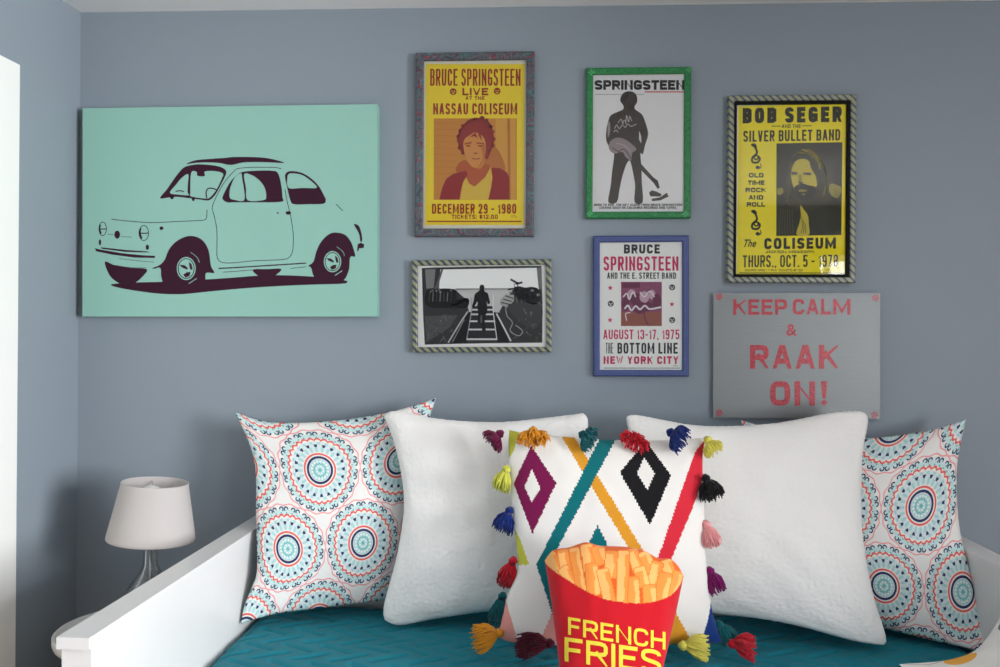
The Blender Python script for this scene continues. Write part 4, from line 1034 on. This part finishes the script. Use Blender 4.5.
TP = Pillow(TZ((98, 590), (150, 607), (300, 612), (450, 612), (600, 607), (680, 604)), TZ((680, 604), (655, 520), (640, 400), (634, 250), (630, 130), (638, 72)),
            TZ((128, 52), (190, 62), (320, 72), (450, 78), (560, 76), (638, 70)), TZ((98, 590), (120, 490), (150, 410), (140, 300), (130, 180), (126, 100), (128, 52)), (-0.50, -0.50, -0.355, -0.355), 0.07, 150, 0.5, 0.006, 0.75, 21)
tr = root_at('tassel_pillow', TP); tag(tr, 'white woven pillow with coloured diamonds and stripes, edged with bright yarn tassels', 'pillow')
cov = TP.build('cover', [WOVEN[k] for k in order], tr, pick_woven, origin=tr.location)
TY = {'maroon': (104, 16, 58), 'mustard': (224, 150, 34), 'teal': (8, 92, 98), 'red': (204, 28, 46), 'navy': (18, 42, 112), 'yellow': (222, 210, 92), 'lime': (206, 206, 84), 'black': (20, 20, 22), 'pink': (236, 160, 160), 'purple': (124, 14, 92), 'dark red': (92, 18, 40)}
TYM = {k: yarn('yarn_' + k.replace(' ', '_'), v) for k, v in TY.items()}
def tassel(color, a, b, ya, yb, spread=0.5, n=70):
    A_ = at_y(*TZ(a)[0], ya); B_ = at_y(*TZ(b)[0], yb)
    d = B_ - A_; L = d.length; d = d.normalized()
    s1 = d.cross(Vector((0, 1, 0))).normalized(); s2 = d.cross(s1).normalized()
    bm = bmesh.new(); rr = random.Random(hash(a) % 9999)
    org = tr.location
    # tied head
    for k in range(14):
        an = 2 * PI * k / 14; r = 0.0085
        side = s1 * math.cos(an) + s2 * math.sin(an)
        tube(bm, [A_ - org - d * 0.004 + side * 0.002, A_ - org + d * 0.006 + side * r, A_ - org + d * 0.016 + side * r * 0.8], [0.003, 0.0042, 0.003], 5)
    for k in range(n):
        an = rr.uniform(0, 2 * PI); q = math.sqrt(rr.random()); side = s1 * math.cos(an) * 1.25 + s2 * math.sin(an) * 0.8
        l = L * rr.uniform(0.78, 1.08); w = 0.5 * spread * L * q
        pts = []
        for t in (0, 0.2, 0.45, 0.75, 1.0):
            bul = math.sin(min(1, t * 1.3) * PI * 0.5)
            p = A_ - org + d * (0.012 * (1 - t) + l * t) + side * (0.005 + w * bul) + Vector((0, 0, -0.006 * t * t)) + Vector((rr.uniform(-1, 1), rr.uniform(-1, 1), rr.uniform(-1, 1))) * 0.0035 * t
            pts.append(p)
        tube(bm, pts, [0.0021, 0.002, 0.0019, 0.0018, 0.0014], 4)
    o = obj('tassel', bm, TYM[color], tr, True); o['label'] = color + ' yarn tassel'
TF, TB = -0.385, -0.50
for c, a, b, ya, yb, sp_, n_ in (
    ('maroon', (108, 58), (80, 82), TF, TF - 0.01, 1.15, 130), ('mustard', (190, 48), (191, 76), TF - 0.012, TF - 0.04, 1.6, 150), ('teal', (314, 62), (340, 76), TF - 0.01, TF - 0.035, 1.2, 110), ('red', (456, 66), (452, 80), TF - 0.01, TF - 0.035, 2.0, 130),
    ('navy', (542, 56), (578, 74), TF - 0.01, TF - 0.04, 1.1, 130), ('yellow', (640, 74), (662, 104), TF, TF - 0.02, 0.9, 110), ('lime', (122, 148), (104, 202), -0.40, -0.42, 0.5, 90), ('navy', (131, 256), (108, 306), -0.42, -0.43, 0.62, 110),
    ('red', (140, 386), (116, 450), -0.45, -0.455, 0.42, 110), ('teal', (112, 478), (94, 546), -0.47, -0.48, 0.4, 90), ('mustard', (108, 578), (40, 592), TB - 0.01, TB - 0.04, 0.72, 150), ('dark red', (240, 606), (152, 606), TB - 0.03, TB - 0.05, 0.5, 150),
    ('black', (636, 172), (656, 222), -0.41, -0.44, 0.75, 140), ('pink', (638, 292), (658, 346), -0.43, -0.46, 0.45, 90), ('purple', (646, 412), (670, 466), -0.45, -0.47, 0.5, 110), ('teal', (668, 552), (702, 594), -0.48, -0.49, 0.6, 90),
    ('red', (700, 606), (762, 612), TB, TB - 0.03, 0.7, 130), ('yellow', (572, 612), (642, 612), TB - 0.04, TB - 0.05, 0.62, 150)):
    tassel(c, a, b, ya, yb, sp_, n_)

# --- the french fries pillow
FZ = lambda *p: [(530 + x / 4.87, 530 + y / 4.87) for x, y in p]
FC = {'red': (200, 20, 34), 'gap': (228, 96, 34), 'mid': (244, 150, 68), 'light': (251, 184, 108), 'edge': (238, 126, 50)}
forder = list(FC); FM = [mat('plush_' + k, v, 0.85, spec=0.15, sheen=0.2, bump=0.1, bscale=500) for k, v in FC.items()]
brim = spline(FZ((60, 140), (95, 182), (150, 222), (260, 290), (360, 335), (450, 352), (540, 357), (620, 345), (690, 315), (735, 260), (765, 205)), False, 6)
fries = [(665, 160, 690, 250, 52), (95, 130, 150, 215, 60), (160, 110, 175, 190, 48), (165, 195, 215, 270, 52), (275, 85, 290, 190, 52), (330, 95, 350, 150, 58), (500, 105, 525, 190, 48), (555, 120, 590, 190, 50), (620, 170, 600, 250, 52),
         (300, 180, 310, 300, 58), (400, 120, 392, 215, 58), (215, 100, 250, 290, 46), (535, 195, 555, 260, 52), (722, 215, 690, 320, 46), (660, 225, 635, 340, 58), (600, 250, 590, 360, 0), (500, 245, 505, 360, 56), (582, 285, 585, 370, 58), (355, 205, 388, 345, 54), (455, 115, 448, 360, 50)]
def pick_fries(px, py):
    if px is None: return 0
    for a, b in zip(brim, brim[1:]):
        if a[0] <= px <= b[0]:
            if py > a[1] + (b[1] - a[1]) * (px - a[0]) / max(1e-6, b[0] - a[0]): return 0
            break
    else:
        if py > 585: return 0
    x, y = (px - 530) * 4.87, (py - 530) * 4.87
    for x0, y0, x1, y1, w in reversed(fries):
        if not w: continue
        w *= 1.2
        dx, dy = x1 - x0, y1 - y0; l2 = dx * dx + dy * dy
        l = math.sqrt(l2); al = ((x - x0) * dx + (y - y0) * dy) / l; sd = (dx * (y - y0) - dy * (x - x0)) / l
        r_ = w * 0.22; qx = abs(al - l / 2) - (l / 2 + w * 0.3) + r_; qy = abs(sd) - w / 2 + r_
        d = math.hypot(max(qx, 0), max(qy, 0)) + min(max(qx, qy), 0) - r_
        if d < 0:
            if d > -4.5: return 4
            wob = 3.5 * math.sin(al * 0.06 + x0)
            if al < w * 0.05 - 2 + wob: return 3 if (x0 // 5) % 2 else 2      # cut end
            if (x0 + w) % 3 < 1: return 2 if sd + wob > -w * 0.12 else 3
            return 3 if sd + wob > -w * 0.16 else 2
    return 1
FP = Pillow(FZ((165, 815), (300, 842), (400, 848), (500, 842), (625, 815)), FZ((625, 815), (650, 667), (675, 560), (718, 370), (748, 225)),
            FZ((72, 148), (105, 105), (140, 92), (190, 86), (270, 62), (335, 78), (420, 82), (490, 88), (560, 105), (620, 138), (680, 142), (720, 175), (748, 225)), FZ((165, 815), (140, 640), (105, 360), (72, 148)),
            (-0.80, -0.80, -0.63, -0.63), 0.055, 190, 0.5, 0.003, 0.8, 33)
fr_ = root_at('fries_pillow', FP); tag(fr_, 'red plush pillow shaped like a carton of french fries, standing front and centre', 'pillow')
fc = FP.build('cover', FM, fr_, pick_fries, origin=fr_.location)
M_YT = mat('yellow_print', (240, 214, 70), 0.8, spec=0.15)
def wrapped_text(t, x0, y0, x1, y1, rise_fn, bm, shear=0.0, bold=0.02):
    vs, fs, lay = block_text(t, abs(x1 - x0), abs(y1 - y0), bold, 0.9); vs = [(a / abs(x1 - x0), b / abs(y1 - y0)) for a, b in vs]; tm = bmesh.new()
    V = [tm.verts.new((x, y, (l % 20) * 0.00003)) for (x, y), l in zip(vs, lay)]
    for f in fs:
        try: tm.faces.new([V[i] for i in f])
        except ValueError: pass
    for _ in range(2):
        bmesh.ops.subdivide_edges(tm, edges=[e for e in tm.edges if (e.verts[0].co - e.verts[1].co).length > 0.06], cuts=1, use_grid_fill=True)
    bmesh.ops.triangulate(tm, faces=tm.faces)
    out = {}
    for v in tm.verts:
        u, w = v.co.x, v.co.y
        zx = x0 + (x1 - x0) * u; zy = y1 + (y0 - y1) * w + rise_fn(u)
        a, b = FP.find(*FZ((zx, zy))[0]); out[v] = bm.verts.new(FP.front(a, b, 0.0012 + v.co.z * 0.3) - fr_.location)
    for f in tm.faces: bm.faces.new([out[v] for v in f.verts])
    tm.free()
bm = bmesh.new()
wrapped_text('FRENCH', 185, 424, 660, 510, lambda u: 74 * u * (1.1 - 0.1 * u), bm, 0.0, 0.165)
obj('lettering', bm, M_YT, fc); bm = bmesh.new()
wrapped_text('FRIES', 168, 522, 640, 640, lambda u: 66 * u, bm, 0.0, 0.165)
obj('lettering', bm, M_YT, fc)

# --- floral pillow at the near right corner, resting on the right side panel
def floral_mat():
    M, nt, b = new_mat('floral_cotton', 0.85)
    tc, x, y, z = coords(nt)
    v = nt.nodes.new('ShaderNodeTexVoronoi'); v.inputs['Scale'].default_value = 9; nt.links.new(tc.outputs['Object'], v.inputs['Vector'])
    s = nt.nodes.new('ShaderNodeSeparateColor'); nt.links.new(v.outputs['Color'], s.inputs[0])
    spot = MA(nt, 'LESS_THAN', v.outputs['Distance'], 0.4)
    hue = MIX(nt, MA(nt, 'GREATER_THAN', s.outputs[0], 0.5), rgb((240, 176, 70)), rgb((238, 136, 120)))
    c = MIX(nt, MA(nt, 'MULTIPLY', spot, MA(nt, 'GREATER_THAN', s.outputs[1], 0.35)), rgb((238, 236, 232)), hue)
    n = nt.nodes.new('ShaderNodeTexNoise'); n.inputs['Scale'].default_value = 7; n.inputs['Detail'].default_value = 1; nt.links.new(tc.outputs['Object'], n.inputs['Vector'])
    ln = MA(nt, 'LESS_THAN', MA(nt, 'ABSOLUTE', MA(nt, 'SUBTRACT', n.outputs['Fac'], 0.5)), 0.006)
    nt.links.new(MIX(nt, ln, c, rgb((120, 122, 134))), b.inputs['Base Color'])
    return M
def seg(pts):
    sp = spline([tuple(p) for p in pts], False, 10); n = len(sp) - 1
    def ev(t):
        d = t * n; i = min(n - 1, int(d)); return Vector(sp[i]).lerp(Vector(sp[i + 1]), d - i)
    return ev
yb_, yf_ = -0.60, -1.0
q0 = at_y(899, 664, yb_); q1 = Vector((1.095, yb_ + 0.02, 0.80))
e1, e2, e3 = at_y(915, 657, yb_), at_y(955, 659, yb_), at_y(985, 641, yb_)
b0 = Vector((q0.x + 0.01, yf_, 0.572)); b1 = Vector((1.09, yf_ + 0.02, 0.80))
FPL = Pillow(None, None, None, None, (0, 0, 0, 0), 0.03, 40, 0.6, 0.003, 0.5, 41,
    (seg([b0, q0 * 0.5 + b0 * 0.5, q0]), seg([q0, e2, e3, q1]), seg([b1, q1 * 0.5 + b1 * 0.5, q1]), seg([b0, b0.lerp(b1, 0.5) + Vector((0.03, 0, -0.02)), b1])))
o = FPL.build('floral_pillow', floral_mat(), None, origin=q0); o.location = q0
tag(o, 'white pillow with yellow and pink floral print at near right corner of bed', 'pillow')

# ------------------------------------------------------------------ side table and lamp
tb = at_z(52, 631, EYE - 0.85)
TR_ = 0.228; tx, ty, tz = tb.x + TR_ + 0.032, -0.285, EYE - 0.85
st = empty('side_table', (tx, ty, 0)); tag(st, 'small round white side table between the left wall and the daybed', 'table')
bm = bmesh.new(); lathe(bm, [(0, tz - 0.014), (TR_ - 0.012, tz - 0.014), (TR_ - 0.004, tz - 0.01), (TR_, tz), (TR_, tz + 0.016), (TR_ - 0.004, tz + 0.02), (TR_ - 0.009, tz + 0.017), (TR_ - 0.012, tz + 0.003), (TR_ - 0.02, tz), (0, tz)], 72)
obj('table_top', bm, M_WHITE, st, True)
for k in range(3):
    a = PI / 2 + 2 * PI * k / 3; bm = bmesh.new()
    tube(bm, [Vector((0.09 * math.cos(a), 0.09 * math.sin(a), tz - 0.012)), Vector((0.15 * math.cos(a), 0.15 * math.sin(a), tz / 2)), Vector((0.2 * math.cos(a), 0.2 * math.sin(a), 0.0))], [0.016, 0.014, 0.011], 12)
    obj('leg', bm, M_WHITE, st, True)
lp0 = at_y(150.5, 540, ty + 0.02); lx, ly = lp0.x, ty + 0.02
s0 = lp0.z + 0.003; s1 = at_y(155, 482, ly).z
rb = (at_y(192.5, 545, ly) - at_y(107, 545, ly)).length / 2; rt = (at_y(191.5, 482, ly) - at_y(120.5, 482, ly)).length / 2
lm = empty('table_lamp', (lx, ly, tz)); tag(lm, 'table lamp with white tapered shade and clear glass teardrop base on side table', 'lamp')
def shade_mat():
    M = mat('shade_linen', (212, 206, 203), 0.9, spec=0.1, bump=0.1, bscale=600)
    nt = M.node_tree; b = nt.nodes['Principled BSDF']; out = nt.nodes['Material Output']
    t = nt.nodes.new('ShaderNodeBsdfTranslucent'); t.inputs[0].default_value = rgb((212, 206, 203)); mx = nt.nodes.new('ShaderNodeMixShader'); mx.inputs[0].default_value = 0.25
    nt.links.new(b.outputs[0], mx.inputs[1]); nt.links.new(t.outputs[0], mx.inputs[2]); nt.links.new(mx.outputs[0], out.inputs[0]); return M
bm = bmesh.new(); a, b = s0 - tz, s1 - tz
rb *= 0.955; rt *= 0.875
lathe(bm, [(rb, a), (rb + 0.0012, a + 0.002), (rb + 0.0008, a + 0.008), (rt + 0.0008, b - 0.008), (rt + 0.0012, b - 0.002), (rt, b), (rt - 0.003, b), (rb - 0.003, a), (rb, a)], 64)
sh_ = obj('lamp_shade', bm, shade_mat(), lm, True)
sh_.rotation_euler = (0, math.radians(4.0), 0); sh_.location.x = -0.017
bm = bmesh.new()
for k in range(3):
    an = 2 * PI * k / 3; tube(bm, [Vector((0.012 * math.cos(an), 0.012 * math.sin(an), b - 0.03)), Vector(((rt - 0.002) * math.cos(an), (rt - 0.002) * math.sin(an), b - 0.012))], 0.0016, 6)
lathe(bm, [(0.008, b - 0.032), (0.014, b - 0.032), (0.014, b - 0.028), (0.008, b - 0.028), (0.008, b - 0.032)], 20)
obj('spider', bm, mat('chrome', (200, 200, 202), 0.15, 1), sh_)
GB = glass_mat('lamp_glass', (252, 253, 253), 0.5, 0.02)
bh = a + 0.02
prof = [(0, 0.021), (0.052, 0.021), (0.068, 0.028), (0.078, 0.05), (0.081, 0.08), (0.076, 0.11), (0.064, 0.14), (0.047, 0.165), (0.031, 0.187), (0.0215, 0.205), (0.018, bh - 0.012), (0.0165, bh)]
bm = bmesh.new(); lathe(bm, [(r, z - 0.0205 + 0.0005) for r, z in prof] + [(r - 0.003, z - 0.0205 + 0.002) for r, z in prof[::-1] if r > 0.01], 48); obj('glass_base', bm, GB, lm, True)
bm = bmesh.new(); tube(bm, [Vector((0, 0, 0.006)), Vector((0, 0, bh))], 0.0045, 12); lathe(bm, [(0, bh - 0.024), (0.0205, bh - 0.024), (0.0205, bh - 0.008), (0.013, bh - 0.004), (0.013, bh + 0.05), (0, bh + 0.05)], 24)
obj('stem', bm, mat('brushed_silver', (176, 174, 170), 0.3, 1), lm, True)
bm = bmesh.new(); lathe(bm, [(0, bh + 0.05), (0.012, bh + 0.052), (0.014, bh + 0.062), (0.026, bh + 0.085), (0.029, bh + 0.105), (0.022, bh + 0.125), (0, bh + 0.134)], 24)
obj('bulb', bm, mat('frosted_bulb', (240, 238, 232), 0.4), lm, True)
# seat the lamp on the tray floor of the table
lm.location.z = tz + 0.0005

# ------------------------------------------------------------------ view
SC.view_settings.view_transform = 'Standard'; SC.view_settings.look = 'None'; SC.view_settings.gamma = 1
SC.view_settings.use_curve_mapping = False; SC.view_settings.exposure = 0.32
SC.cycles.use_denoising = True; SC.cycles.max_bounces = 10; SC.cycles.diffuse_bounces = 6; SC.cycles.transparent_max_bounces = 12
SC.cycles.caustics_reflective = False; SC.cycles.caustics_refractive = False
